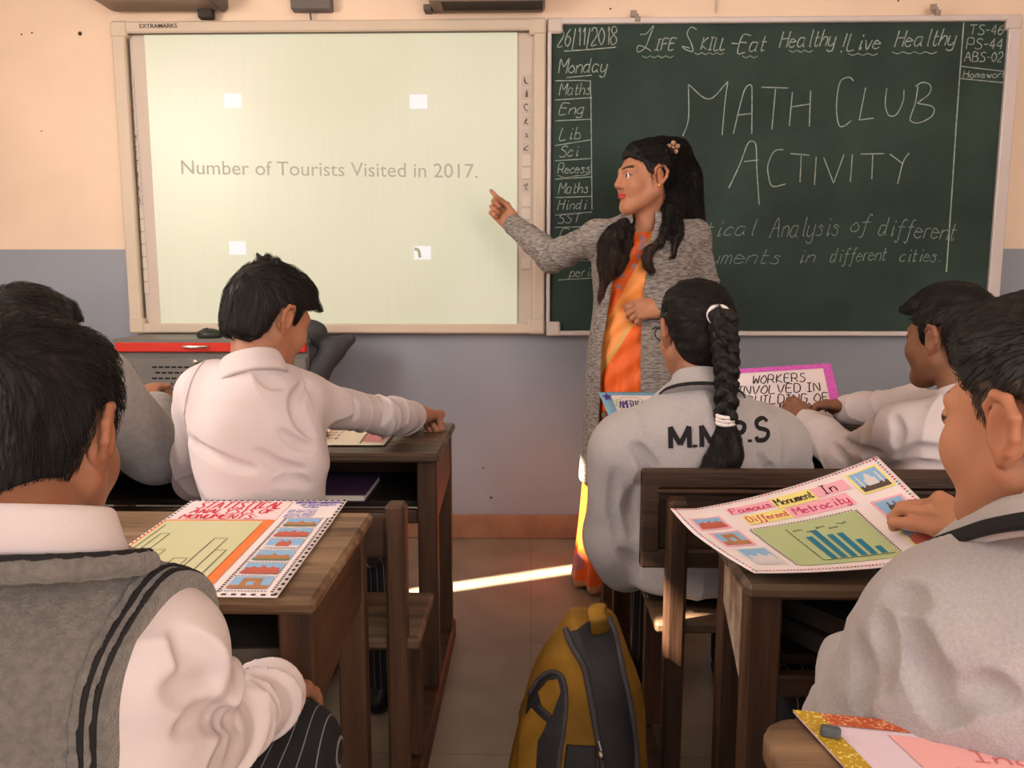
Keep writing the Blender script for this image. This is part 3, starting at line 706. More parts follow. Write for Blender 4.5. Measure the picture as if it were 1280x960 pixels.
# nearest desk: only the top and its frame reach into the picture
t = thing('school_desk', 'worn desk corner nearest the camera, under the glitter bordered poster', 'desk', (.85, .55, 0))
F = Field(); F.box((.885,.57,.685), (.655,.21,.08), .045); F.cut(lambda q: np.abs(q[:,2]-.686)-.013, .006)
m = MB(); m.box((.885,.57,.687), (.655,.21,.0125), b=.012); sdf_obj('desk_top', F, .007, w_top, t, hi=(1.6,.9,.8))
for lxx in (.28, 1.48):
    for ly in (.41, .73): m = MB(); m.beam((lxx, ly, 0), (lxx, ly, .675), LG, LG, .004); m.build('leg', w_leg, t)
m = MB(); m.box((.885,.57,.545), (.58,.15,.008), b=.002); m.build('book_shelf', w_in, t)
# base runner end cap seen at the foot of the first desk is part of its rail
# ---------------------------------------------------------------- books inside the compartments
def book(label, c, h, yaw, col, pages=(.75,.72,.66), group=None, soft=False):
    t = thing('book', label, 'book', c, group); R = rotz(D2R(yaw)); c = np.array(c, float)
    mc = mat('book_cover', col, .6, .1, 20)
    m = MB(); m.box(c, (h[0]-.003, h[1]-.003, h[2]-.0015), R, .001); m.build('page_block', mat('book_pages', pages, .8, .08, 60, stretch=(1,1,30)), t)
    m = MB(); m.box(c+V(0,0,h[2]), (h[0], h[1], .0012), R, .0008); m.box(c-V(0,0,h[2]), (h[0], h[1], .0012), R, .0008); m.box(c+R@V(-h[0],0,0), (.0012, h[1], h[2]), R, .0005); m.build('book_cover', mc, t)
    return t
SH = .70-.147
p = at(500, 640, 2.12)
book('thin purple book lying on the shelf inside the front left desk', (p[0]-.28, 2.16, SH+.012), (.20,.11,.009), 0, lin(86,60,92))
book('grey paged book in the compartment of the desk under the bar chart poster', (-.47, 1.235, SH+.016), (.11,.085,.014), 4, lin(60,56,54), lin(120,112,104))
for lab, dx, dz, yaw, col in (('dark book at the bottom of the pile inside the desk under the raised poster', .0, .0, 28, lin(70,64,60)), ('tilted dark book on top of the pile inside the desk under the raised poster', .012, .034, 34, lin(64,60,58))):
    book(lab, (.51+dx, 1.29, SH+.018+dz), (.085,.06,.0145), yaw, col, lin(110,104,98))
# ---------------------------------------------------------------- people: bodies, hair, clothes
m_skin = mat('brown_skin', lin(176,122,94), .55, .05, 30, .06, 300, .35, attr=True, sss=.12)
m_hair = mat('black_hair', lin(22,19,18), .58, .25, 30, .22, 260, .3, attr=True, stretch=(1,1,.25))
m_shirt = mat('white_cotton', lin(208,197,200), .85, .03, 10, .15, 90, wrinkle=.55)
m_sweat = mat('light_grey_fleece', lin(172,167,169), .95, .06, 260, .4, 340, .15, sheen=.25, wrinkle=.4)
m_vest = mat('grey_wool_knit', lin(112,108,105), .95, .16, 120, .8, 360, .12, sheen=.3)
m_black = mat('black_trim', lin(28,27,30), .8)
m_shoe = mat('black_shoe_leather', lin(22,21,22), .35)
m_eye = mat('eye', (.8,.8,.8), .2, attr=True, spec=.6)
def stripes_mat(name, base, line, freq=62, w=.07, axis='X'):
    m = mat(name, base, .85); nt = m.node_tree; b = nt.nodes['Principled BSDF']
    tc = nt.nodes['Texture Coordinate']; sp = nt.nodes.new('ShaderNodeSeparateXYZ'); nt.links.new(tc.outputs['Object'], sp.inputs[0])
    mu = nt.nodes.new('ShaderNodeMath'); mu.operation = 'MULTIPLY'; mu.inputs[1].default_value = freq; nt.links.new(sp.outputs[axis], mu.inputs[0])
    fr = nt.nodes.new('ShaderNodeMath'); fr.operation = 'FRACT'; nt.links.new(mu.outputs[0], fr.inputs[0])
    lt = nt.nodes.new('ShaderNodeMath'); lt.operation = 'LESS_THAN'; lt.inputs[1].default_value = w; nt.links.new(fr.outputs[0], lt.inputs[0])
    mx = nt.nodes.new('ShaderNodeMix'); mx.data_type = 'RGBA'; mx.inputs['A'].default_value = (*base,1); mx.inputs['B'].default_value = (*line,1)
    nt.links.new(lt.outputs[0], mx.inputs['Factor']); nt.links.new(mx.outputs['Result'], b.inputs['Base Color']); return m
m_trous = stripes_mat('black_pinstripe_wool', lin(26,26,30), lin(120,120,126))
SK = np.array(lin(176,122,94))
def head_field(F, hc, R, s=1.0, ears=True):
    F.frame(R, hc, s)
    F.ell((0,-.014,.034), (.073,.094,.079), .01)
    F.ell((0,.030,-.030), (.058,.060,.072), .04)
    for sx in (-1,1):
        F.cone((sx*.055,-.002,-.045), (sx*.016,.066,-.096), .017, .015, .04)
        F.ell((sx*.036,.062,-.028), (.024,.022,.026), .025)
        F.cone((sx*.012,.088,.020), (sx*.044,.070,.022), .009, .008, .018)
    F.ell((0,.066,-.096), (.024,.020,.017), .02)
    for sx in (-1,1): F.ell((sx*.031,.094,.004), (.016,.013,.0105), .012, 's')
    F.cone((0,.090,.014), (0,.106,-.026), .0075, .0105, .012)
    for sx in (-1,1): F.ell((sx*.0115,.096,-.031), (.0085,.011,.0075), .006)
    F.ell((0,.090,-.0550), (.021,.0095,.0050), .007); F.ell((0,.0885,-.0645), (.017,.0100,.0058), .006)
    F.ell((0,.104,-.0595), (.022,.008,.0014), .003, 's')
    for sx in (-1,1):                                   # eyelids around the eye ball
        F.ell((sx*.031,.0775,.004), (.0145,.0125,.0125), .002); F.ell((sx*.031,.0895,.0025), (.0125,.006,.0035), .003, 's')
    if ears:
        for sx in (-1,1):
            Re = rotz(sx*D2R(-24))
            F.ell((sx*.0775,-.010,.000), (.0055,.0175,.030), .006, R=Re)
            hx = [(sx*a, b, c) for a, b, c in ((.073,.008,.006),(.0765,.009,.022),(.081,-.001,.033),(.087,-.016,.030),(.0905,-.026,.014),(.0885,-.024,-.004),(.083,-.015,-.018),(.0765,-.004,-.028))]
            F.chain(hx, [.004,.0045,.005,.0052,.005,.0046,.005,.0065], .003)
            F.ell((sx*.0875,-.006,.000), (.006,.0095,.016), .004, 's', R=Re)
    F.frame()
def skin_col(hc, R, s, lip=None, tone=1.0, brow=True):
    def f(P):
        q = ((P-hc)@R)/s; c = np.tile(SK*tone, (len(P), 1))
        c *= (1+.06*noise(P, 60, 5, 5))[:, None]
        near = np.linalg.norm(q, axis=1) < .16
        earm = (np.abs(q[:,0]) > .074) & near; c[earm] = c[earm]*[1.02,.92,.89]
        l = ((q[:,0]/.0225)**2+((q[:,2]+.0600)/.0098)**2 < 1) & (q[:,1] > .085); c[l] = lip if lip is not None else SK*tone*[.9,.62,.62]
        if brow:
            ax = np.abs(q[:,0]); bz = .0235+.006*np.sin(np.clip((ax-.012)/.036, 0, 1)*2.4)
            b = (ax > .011) & (ax < .050) & (np.abs(q[:,2]-bz) < .0036) & (q[:,1] > .05); c[b] = np.array(lin(40,28,24))
            e = (((ax-.031)/.0150)**2+((q[:,2]-.0035)/.0062)**2 < 1) & (q[:,1] > .07); c[e] = np.array(lin(52,36,32))
        return np.clip(c, 0, 1)
    return f
def eyes(parent, hc, R, s, gaze=0.0):
    for sx in (-1,1):
        c = hc+R@(V(sx*.031,.0795,.0030)*s); r = .0118*s; n, m = 24, 16; vs = []; cs = []
        g = R@rotz(D2R(gaze))
        for i in range(m+1):
            a = math.pi*i/m
            for k in range(n):
                b = 2*math.pi*k/n; d = V(math.sin(a)*math.cos(b), math.cos(a), math.sin(a)*math.sin(b)); vs.append(c+g@(d*r))
                cs.append((.010,.006,.004) if a < .34 else ((.035,.015,.008) if a < .62 else (.80,.76,.72)))
        fs = [(i*n+k, i*n+(k+1)%n, (i+1)*n+(k+1)%n, (i+1)*n+k) for i in range(m) for k in range(n)]
        link('eye', vs, fs, m_eye, parent, True, np.array(cs))
def hand_field(F, wrist, fd, dn, side, s=1.0, curl=(20,20,20,20), spread=4.0, thumb=(35, 20, 10), thin=1.0):
    """wrist point, finger direction, back-of-hand normal, side +1 thumb on local +x"""
    y = nrm(fd); z = nrm(np.array(dn)-y*np.dot(dn, y)); x = np.cross(y, z); R = np.stack([x, y, z], 1)
    F.frame(R, wrist, s)
    F.box((0,.045,-.001), (.037,.047,.0125), .012, .02); F.cone((0,-.01,0), (0,.03,0), .026, .027, .02, )
    F.ell((side*.024,.028,-.008), (.017,.030,.014), .012)
    xs = (.0285,.0095,-.0095,-.0275); Ls = (.070,.078,.073,.057); roots = (.086,.090,.087,.080)
    for i in range(4):
        a0 = D2R(curl[i]*.9) if np.isscalar(curl[i]) else D2R(curl[i][0]); a1 = D2R(curl[i]) if np.isscalar(curl[i]) else D2R(curl[i][1])
        p = V(side*xs[i], roots[i]-.012, 0); L = Ls[i]; sp = D2R(spread*(1.5-i))*side; pts = [p]; a = 0
        for j, (fr, da) in enumerate(((.46,a0),(.31,a1),(.25,a1*.7))):
            a += da; d = V(math.sin(sp)*math.cos(a), math.cos(sp)*math.cos(a), -math.sin(a)); p = p+d*(L*fr+(.012 if j == 0 else 0)); pts.append(p)
        F.chain(pts, [.0098*thin,.0092*thin,.0084*thin,.0072*thin], .0035)
    b = V(side*.026,.020,-.006); t0, t1, t2 = thumb; th = D2R(t0); pts = [b]; p = b; dn_ = 0
    for L, da in ((.042,0),(.032,t1),(.027,t1*.8)):
        th -= D2R(da); dn_ += D2R(t2); p = p+V(side*math.sin(th), math.cos(th)*math.cos(dn_), -math.sin(dn_))*L; pts.append(p)
    F.chain(pts, [.014,.0115,.0102,.0085], .006)
    F.frame()
def limb(F, a, b, c, ra, rb, rc, k=.03): F.cone(a, b, ra, rb, k); F.cone(b, c, rb, rc, k)
def body_field(J, s=1.0):
    F = Field(); R = J['R']; hc = J['head']
    nb = J['neck']; pel = J['pelvis']; ch = nb+(pel-nb)*.28
    F.cone(pel, ch, .085*s, .08*s, .05); F.cone(ch, nb-V(0,0,.02), .07*s, .048*s, .05)
    for k in ('L','R'):
        F.cone(nb-V(0,0,.04), J['sh'+k]-V(0,0,.01), .036*s, .036*s, .04)
        limb(F, J['sh'+k], J['el'+k], J['wr'+k], .040*s, .033*s, .0245*s, .02)
        hp = J['hip'+k]; F.cone(pel, hp, .09*s, .075*s, .05); limb(F, hp, J['kn'+k], J['an'+k], .068*s, .050*s, .034*s, .03)
        F.cone(J['an'+k], J['toe'+k], .034*s, .026*s, .02)
    head_field(F, hc, R, J.get('hs', 1.0))
    F.cone(nb-V(0,0,.02), hc+R@(V(0,-.022,-.055)*J.get('hs',1)), .055*s, .050*s, .02)
    for k in ('L','R'): 
        if 'hand'+k in J: hand_field(F, J['wr'+k], **J['hand'+k])
        else: hand_field(F, J['wr'+k], nrm(J['wr'+k]-J['el'+k]), V(0,0,1), 1 if k == 'L' else -1, .92*s)
    return F
def seated(pelx, pely, yaw, s=1.0, legs=None, z=.42):
    f = V(-math.sin(D2R(yaw)), math.cos(D2R(yaw)), 0); r = V(f[1], -f[0], 0)
    J = {'fwd': f, 'right': r, 'pelvis': V(pelx, pely, z+.095)}
    for k, sg in (('L',-1),('R',1)):
        J['hip'+k] = J['pelvis']+r*sg*.075*s-V(0,0,.02); J['kn'+k] = J['hip'+k]+f*.36*s+r*sg*.04-V(0,0,.025); J['an'+k] = V(*(J['kn'+k]+f*.02)[:2], .075); J['toe'+k] = J['an'+k]+f*.12*s-V(0,0,.045)
    if legs: 
        for k, v in legs.items(): J[k] = np.array(v, float)
    return J
def frame_of(J):
    up = nrm(J['neck']-J['pelvis']); r = J['right'] if 'chestright' not in J else J['chestright']; r = nrm(r-up*np.dot(r, up)); f = np.cross(up, r); return np.stack([r, f, up], 1)
def folds(F, c, axis, amp, rad, freq, seed=0):               # irregular wrinkles round a joint
    c = np.array(c); ax = nrm(axis); r = np.random.default_rng(seed); sk = r.normal(size=3); sk = nrm(sk-ax*np.dot(sk, ax))
    def fn(P):
        q = P-c; w = np.exp(-(np.linalg.norm(q, axis=1)/rad)**2); t = q@ax; u = q@sk
        Q = np.stack([t*1.0+u*.55, u*.30, (q@np.cross(ax, sk))*.30], 1)
        n = noise(Q, freq*.38, seed, 6); a = 1-np.minimum(np.abs(n)*1.7, 1)
        return amp*w*(1.5*a*a-.45)*(.55+.45*noise(q, 14, seed+1, 4))
    F.disp(fn, c-rad*2, c+rad*2)
def top_field(J, s=1.0, grow=0.0, rs=(.068,.056,.044), low=-.02, wid=1.0, sleeves=True, seed=1, amp=.005, wob=.003, drop=.0, dep=1.0, nd=.03, tz=.97):
    F = Field(); Rt = frame_of(J); L = np.linalg.norm(J['neck']-J['pelvis']); g = grow
    F.frame(Rt, J['pelvis'])
    F.loft([(low, 0,0, .158*s*wid+g, .118*s*dep+g), (L*.3, 0,.0, .155*s*wid+g, .115*s*dep+g), (L*.62, 0,.0, .168*s*wid+g, .116*s*dep+g), (L*.84, 0,-.004, .150*s*wid+g, .098*s*dep+g), (L*tz, 0,-.004, .085*s+g, .072*s+g)], .02, pw=2.3, cap=.02)
    F.frame()
    for k in ('L','R'):
        F.cone(J['neck']-V(0,0,nd*s), J['sh'+k]-V(0,0,.0), .058*s+g, (rs[0]-.004)*s+g, .05)
        if sleeves:
            a, b, c = J['sh'+k], J['el'+k], J['wr'+k]; c = c+(b-c)*.06
            F.cone(a, b, rs[0]*s+g, rs[1]*s+g, .035); F.cone(b, c, rs[1]*s+g, rs[2]*s+g, .02)
            folds(F, b, c-a, amp, .085, 150, seed+3); folds(F, a+(b-a)*.25, b-a, amp*.7, .09, 95, seed+4); folds(F, c+(b-c)*.25, c-b, amp*.8, .07, 170, seed+5)
    if wob:
        def drape(P):
            n = noise(P@np.array([[1,0,.35],[0,1,0],[-.2,0,.42]]), 21, seed+9, 6); a = 1-np.minimum(np.abs(n)*1.5, 1)
            return wob*.7*noise(P, 17, seed, 6)+wob*1.5*(a*a-.28)
        F.disp(drape)
    return F
def trousers_field(J, s=1.0):
    F = Field(); F.ell(J['pelvis']-V(0,0,.01), (.150*s,.125*s,.095), .03)
    for k in ('L','R'):
        limb(F, J['hip'+k], J['kn'+k], J['an'+k]+V(0,0,.02), (.078)*s, .060*s, .055*s, .03); folds(F, J['kn'+k], V(0,1,-1), .004, .09, 110, 3)
    zs = J['pelvis'][2]-.095; pc = J['pelvis'].copy()
    F.cut(lambda q: np.where(np.abs(q[:,1]-pc[1]) < .13, zs+.001-q[:,2], -1.0)-np.maximum(np.abs(q[:,1]-pc[1])-.13, 0)*2, .01)
    return F
def shoes(J, parent, s=1.0):
    for k in ('L','R'):
        F = Field(); d = nrm((J['toe'+k]-J['an'+k])*V(1,1,0)); a = V(*J['an'+k][:2], 0)
        F.ell(a+d*.05+V(0,0,.035), (.045,.045,.042), .02); F.cone(a-d*.025+V(0,0,.03), a+d*.15*s+V(0,0,.024), .036, .034, .02); F.cone(a+V(0,0,.05), a+V(0,0,.10), .042, .04, .02)
        F.cut(lambda q: .0005-q[:,2], .003); sdf_obj('shoe', F, .008, m_shoe, parent)
def hair_obj(name, F, h, parent, flow, nstr=1200, length=.05, steps=5, lift=.002, rad=.0007, color=None, region=None, seed=0, mat_=None):
    v, q = surface(F, h); c0 = color(v) if color is not None else np.tile(np.array(lin(24,21,20)), (len(v), 1))
    r = np.random.default_rng(seed); ok = np.arange(len(v)) if region is None else np.nonzero(region(v))[0]
    if nstr and len(ok):
        ids = r.choice(ok, nstr); P = v[ids]+r.normal(size=(nstr,3))*h*.4; e = .003; path = []
        grad = lambda P: (lambda g: g/np.maximum(np.linalg.norm(g, axis=1), 1e-6)[:, None])(np.stack([F(P+e*np.eye(3)[i])-F(P-e*np.eye(3)[i]) for i in range(3)], 1))
        ln = length*(.6+.8*r.random(nstr)); jit = r.normal(size=(nstr,3))*.22
        for k in range(steps+1):
            g = grad(P); d = F(P); P = P-g*(np.clip(d, -.02, .02)-(lift*(.25+k/steps*(.75+r.random(nstr)*.7))*(1 if k else -.5)))[:, None]; path.append(P.copy())
            t = flow(P, g)+jit; t = t-g*(t*g).sum(1)[:, None]*.85; t /= np.maximum(np.linalg.norm(t, axis=1), 1e-6)[:, None]; P = P+t*(ln/steps)[:, None]
        path = np.array(path); T = np.gradient(path, axis=0); T /= np.maximum(np.linalg.norm(T, axis=2), 1e-6)[..., None]
        X = np.cross(T, np.array([.3,.5,.8])); X /= np.maximum(np.linalg.norm(X, axis=2), 1e-6)[..., None]; Yv = np.cross(T, X)
        rr = (rad*np.linspace(1, .25, steps+1))[:, None, None]
        tri = np.stack([path+rr*(math.cos(a)*X+math.sin(a)*Yv) for a in (0, 2.094, 4.189)], 2)     # steps, n, 3, xyz
        S, N = path.shape[:2]; sv = tri.transpose(1,0,2,3).reshape(-1, 3); base = len(v)
        i = np.arange(N)[:, None, None]*S*3; j = np.arange(S-1)[None, :, None]*3; k = np.arange(3)[None, None, :]
        A = base+i+j+k; B = base+i+j+(k+1) % 3
        sq = np.stack([A, B, B+3, A+3], -1).reshape(-1, 4)
        sc = c0[ids] if color is not None else np.tile(np.array(lin(30,26,24)), (N, 1)); sc = np.repeat(sc*(.7+.9*r.random(N))[:, None], S*3, 0)
        v = np.vstack([v, sv]); q = np.vstack([q, sq]); c0 = np.vstack([c0, sc])
    return link(name, v, q, mat_ or m_hair, parent, True, np.clip(c0, 0, 1))
def short_hair(J, parent, grow=.011, top=.016, nape=-.068, fringe=(), fade=0.0, nstr=1500, length=.035, seed=0, h=.003, lift=.003, temple=.002, frontz=.062, ragged=.0035):
    hc, R, s = J['head'], J['R'], J.get('hs', 1.0); F = Field().frame(R, hc, s)
    F.ell((0,-.015,.034), (.073+grow,.094+grow,.079+grow), .01); F.ell((0,-.055,-.035), (.052+grow*.7,.045+grow,.05), .03)
    F.ell((0,.010,.080), (.062,.082,.036+top), .03)
    for a, b, ra, rb in fringe: F.cone(a, b, ra, rb, .015)
    yy = [-.12,-.06,-.045,-.034,-.028,.006,.012,.026,.034,.055,.075,.12]; zz = [nape,nape,nape+.012,-.030,.030,.034,temple-.012,temple-.008,.030,.046,frontz,frontz+.008]
    xk = .07
    def cutf(q): return (np.interp(q[:,1]+.0*q[:,2], yy, zz)+.10*np.maximum(.0, .03-np.abs(q[:,0]))*(q[:,1] < -.05)*0-q[:,2])*.75
    nb = noise
    F.disp(lambda P: .0010*noise((P-hc)@R*np.array([1,1,.45]), 210, seed+1, 8)+.0022*noise(P, 55, seed+2, 5))
    F.cut(lambda q: cutf(q)+ragged*nb(q, 240, seed+5, 6), .004)
    if fringe:
        for a, b, ra, rb in fringe: F.cone(a, b, ra, rb, .010)
    cr = hc+R@V(0,-.055,.115)*s
    def flow(P, g):
        q = ((P-hc)@R)/s; d = P-cr; d = d/np.maximum(np.linalg.norm(d, axis=1), 1e-6)[:, None]; f = R@V(0,1,.12)
        w = np.clip((q[:,2]-.02)/.06, 0, 1)[:, None]; return d*(1-w*.6)+f[None, :]*w*.8-np.array([0,0,1])*.55*(1-w)
    def col(P):
        q = ((P-hc)@R)/s; c = np.tile(np.array(lin(24,21,20)), (len(P), 1))
        if fade > 0:
            w = np.clip((.050-q[:,2])/.075, 0, 1)*fade; w = np.clip(w+.16*noise(P, 320, 9, 6)*(w > .05), 0, .88)[:, None]; c = c*(1-w)+np.array(lin(112,92,74))*w
        return c
    return hair_obj('hair', F, h, parent, flow, nstr, length, 5, lift, .0006, col, None, seed)
def shift_neck(J, d=V(0,-.03,-.152)): J['neck'] = J['head']+J['R']@V(0,0,0)+np.array(d)
HS = .0032
def collar(name, J, m, parent, r0=.064, r1=.082, h=.05, tilt=-14, off=V(0,-.004,.0), stripe=None, z0=-.012, s=1.0, hh=.004, up=None):
    """folded collar round the neck; optional dark stripe along its lower edge"""
    up = nrm(J['head']+J['R']@V(0,-.03,-.07)-J['neck']) if up is None else nrm(up); r = nrm(J['right']-up*np.dot(J['right'], up)); Rc = np.stack([r, np.cross(up, r), up], 1)@rotx(D2R(tilt))
    c = J['neck']+Rc@off
    def mk(g=0.0):
        F = Field().frame(Rc, c, s); F.loft([(z0, 0,-.002, r1+g, r1*.96+g), (z0+h*.5, 0,0, r0+.008+g, r0+.006+g), (z0+h, 0,0, r0+g, r0*.95+g)], 0, pw=2.0, cap=.006); return F
    F = mk(); F.frame(Rc, c, s); F.cut(lambda q: -(np.abs(np.arctan2(q[:,0], q[:,1]))-.16*np.clip((z0+h*1.05-q[:,2])/h, .25, 1))*.06, .003)
    o = sdf_obj('collar', F, hh, m, parent)
    if stripe is not None:
        G = mk(.0022); G.frame(Rc, c, s); w = stripe; G.cut(lambda q: np.abs(q[:,2]-(z0+w[0]))-w[1], .001)
        G.cut(lambda q: -(np.abs(np.arctan2(q[:,0], q[:,1]))-.16)*.06, .002)
        sdf_obj('collar_stripe', G, .003, m_black, o)
    return o
def finish_person(root, J, s, lip=None, tone=1.0, h=HS, gaze=0):
    B = body_field(J, s); hs = J.get('hs', 1.0)
    b = sdf_obj('body', B, h, m_skin, root, skin_col(J['head'], J['R'], hs, lip, tone)); eyes(root, J['head'], J['R'], hs, gaze); return b
def person(label, J): return thing('person', label, 'person', (J['pelvis'][0], J['pelvis'][1], 0))

def strip(name, top, bot, th, m, parent, a=0.0, b=1.0, lift=0.0, bulge=.006):
    """band of cloth between two edge lines, with thickness; a..b picks a share of its width"""
    T, B = crom(top, 6), crom(bot, 6); n = len(T); W = 7; vs = []; fs = []
    c = (T.mean(0)+B.mean(0))/2; rows = []
    for k in range(W):
        t = a+(b-a)*k/(W-1); rows.append(T*(1-t)+B*t)
    G = np.array(rows); du = np.gradient(G, axis=1); dv = np.gradient(G, axis=0); N = np.cross(du, dv); N /= np.maximum(np.linalg.norm(N, axis=2), 1e-9)[..., None]
    N *= np.sign(((G-c)*N).sum()); t = (a+(b-a)*np.linspace(0, 1, W))[:, None, None]; G = G+N*(lift+bulge*np.sin(t*math.pi))
    out = [G, G-N*th]
    for L in out: vs += [p for row in L for p in row]
    o = W*n; flip = np.dot(np.cross(G[0,1]-G[0,0], G[1,0]-G[0,0]), N[0,0]) < 0
    for j in range(W-1):
        for i in range(n-1):
            q = (j*n+i, j*n+i+1, (j+1)*n+i+1, (j+1)*n+i); q = q[::-1] if flip else q; fs += [q, tuple(o+x for x in q[::-1])]
    ring = [j for j in range(n)]+[k*n+n-1 for k in range(1, W)]+[(W-1)*n+i for i in range(n-2, -1, -1)]+[k*n for k in range(W-2, 0, -1)]
    for x, y in zip(ring, ring[1:]+ring[:1]): fs.append((x, y, o+y, o+x))
    import bmesh
    ob = link(name, vs, fs, m, parent, True); bm = bmesh.new(); bm.from_mesh(ob.data); bmesh.ops.recalc_face_normals(bm, faces=bm.faces[:]); bm.to_mesh(ob.data); bm.free(); return ob

def seam(F, J, k, parent, n, off=.0, m=None, rad=.0017):
    """stitched seam where a sleeve joins the body: a thin cord laid on the cloth"""
    nn = nrm(n); c = J['sh'+k]+nn*off; u = nrm(np.cross(nn, V(0,1,.2))); v = np.cross(nn, u); pts = []
    for t in np.linspace(0, 2*math.pi, 73):
        d = u*math.cos(t)+v*math.sin(t); P = c+d*np.linspace(.0, .16, 161)[:, None]; f = F(P, mar=.3); w = np.nonzero((f[:-1] < 0) & (f[1:] >= 0))[0]
        pts.append(P[w[0]]+d*.0004 if len(w) else None)
    best = []; cur = []
    for p in pts+pts:
        if p is None or (cur and np.linalg.norm(p-cur[-1]) > .03): best = max(best, cur, key=len); cur = [] if p is None else [p]
        else: cur.append(p)
        if len(cur) >= 73: break
    best = max(best, cur, key=len)
    if len(best) > 4: q = MB(); q.tube(crom(best, 2), rad, 6); q.build('sleeve_seam', m, parent, True)

def creases(F, lines, y0=.3):
    """pressed-in folds of cloth: each line is laid on the cloth and sunk into it"""
    G = F.copy(); F.frame()
    for pix, r in lines:
        P = []
        for x, y in pix:
            d = nrm(ray(x, y)); p = V(0,0,CAM_H)+d*y0
            for _ in range(140):
                s = G(p[None], mar=3)[0]
                if abs(s) < .0008: break
                p = p+d*np.clip(s*.8, -.02, .05)
            if abs(s) < .01: P.append(p-d*r*.15)
        if len(P) > 1:
            Q = crom(P, 4); n = len(Q); F.chain(list(Q), [r*(.25+.75*math.sin(math.pi*(i+.6)/(n+.2))) for i in range(n)], .016, 's')
# ---------------------------------------------------------------- the six pupils
UP = V(0,0,1)
m_seam = mat('white_cotton_seam', lin(186,175,181), .9); m_seamg = mat('grey_fleece_seam', lin(128,122,128), .9)
# boy nearest on the left: grey knitted vest over a white shirt
J = seated(-.47, .70, 0, 1.0); J['R'] = R3(2, -14, 0); J['head'] = at(38,548,.80); J['hs'] = 1.0; J['neck'] = at(46,680,.688)
J['shR'] = at(184,812,.690); J['shL'] = V(2*J['neck'][0]-J['shR'][0], J['shR'][1]+.01, J['shR'][2]+.0)
J['elR'] = at(250,925,.77); J['wrR'] = V(-.34,.98,.60); J['elL'] = J['shL']+V(-.07,.12,-.20); J['wrL'] = V(-.60,1.0,.60)
P2 = person('boy in a grey knitted vest over a white shirt, nearest on the left', J); J2 = J
finish_person(P2, J, 1.0, tone=.72); short_hair(J, P2, .009, .002, -.070, nstr=3200, length=.04, seed=2, h=.0026, lift=.004)
SF = top_field(J, 1.0, .0, (.052,.050,.046), wid=.98, nd=.075, tz=.93, seed=21, amp=.018, wob=.004)
creases(SF, [([(226,790),(244,815),(248,842)],.007), ([(246,800),(268,832),(272,866)],.008), ([(216,860),(246,866),(274,856)],.009), ([(230,912),(262,898),(300,902)],.009)])
sdf_obj('shirt', SF, .0036, m_shirt, P2)
VF = top_field(J, 1.0, .010, rs=(.056,.05,.04), wid=1.0, nd=.075, tz=.93, sleeves=False, seed=22, wob=.0016)
VF.cone(J['shR']-V(.03,0,0), J['shR']+V(.01,0,0), .064, .060, .03); VF.cone(J['shL']+V(.03,0,0), J['shL']-V(.01,0,0), .064, .060, .03)
VB = VF.copy(); an = {}
for k, sg in (('R',1),('L',-1)):
    n = nrm(V(sg*.93, -.06, -.08)); c = J['sh'+k]+n*.022; an[k] = (n, c)
    VF.cut(lambda q, n=n, c=c: (q-c)@n, .004)
nn = nrm(J['head']-J['neck']+V(0,.06,0)); nc = J['neck']+V(0,0,-.012)
vest = sdf_obj('vest', VF, .0036, m_vest, P2)
for k in ('R','L'):
    n, c = an[k]
    for o1, w, m, g in ((-.010,.0125,m_vest,.0035), (-.013,.0024,m_black,.0055), (-.0045,.0024,m_black,.0055)):
        G = VB.copy(); G.infl(g); G.frame(); G.cut(lambda q: np.abs((q-c)@n-o1)-w, .0015); sx = 1 if k == 'R' else -1
        G.cut(lambda q: (J['neck'][0]+sx*.06-q[:,0])*sx, .002); G.cut(lambda q: J['shR'][2]-.15-q[:,2], .002)
        sdf_obj('armhole_band' if m is m_vest else 'armhole_stripe', G, .003, m, vest)
collar('collar', J, m_shirt, P2, .066, .084, .042, -6, V(0,-.010,.004), hh=.003, up=V(0,.22,1))
G = Field(); cc = J['neck']+V(0,-.012,-.012)
G.chain([cc+V(.100*math.cos(a), .090*math.sin(a)-.02*max(0, math.sin(a)), -.026*math.sin(a)) for a in np.linspace(0, 2*math.pi, 29)], .011, .004); o = sdf_obj('neckline', G, .003, m_vest, vest)
G = Field(); G.chain([cc+V(.102*math.cos(a), .0925*math.sin(a)-.02*max(0, math.sin(a)), .0085-.026*math.sin(a)) for a in np.linspace(0, 2*math.pi, 29)], .0045, .002); sdf_obj('neckline_stripe', G, .003, m_black, vest)
TJ = J; J['knR'] = at(366,938,1.01); J['hipR'] = J['hipR']; sdf_obj('trousers', trousers_field(J), .006, m_trous, P2); shoes(J, P2)

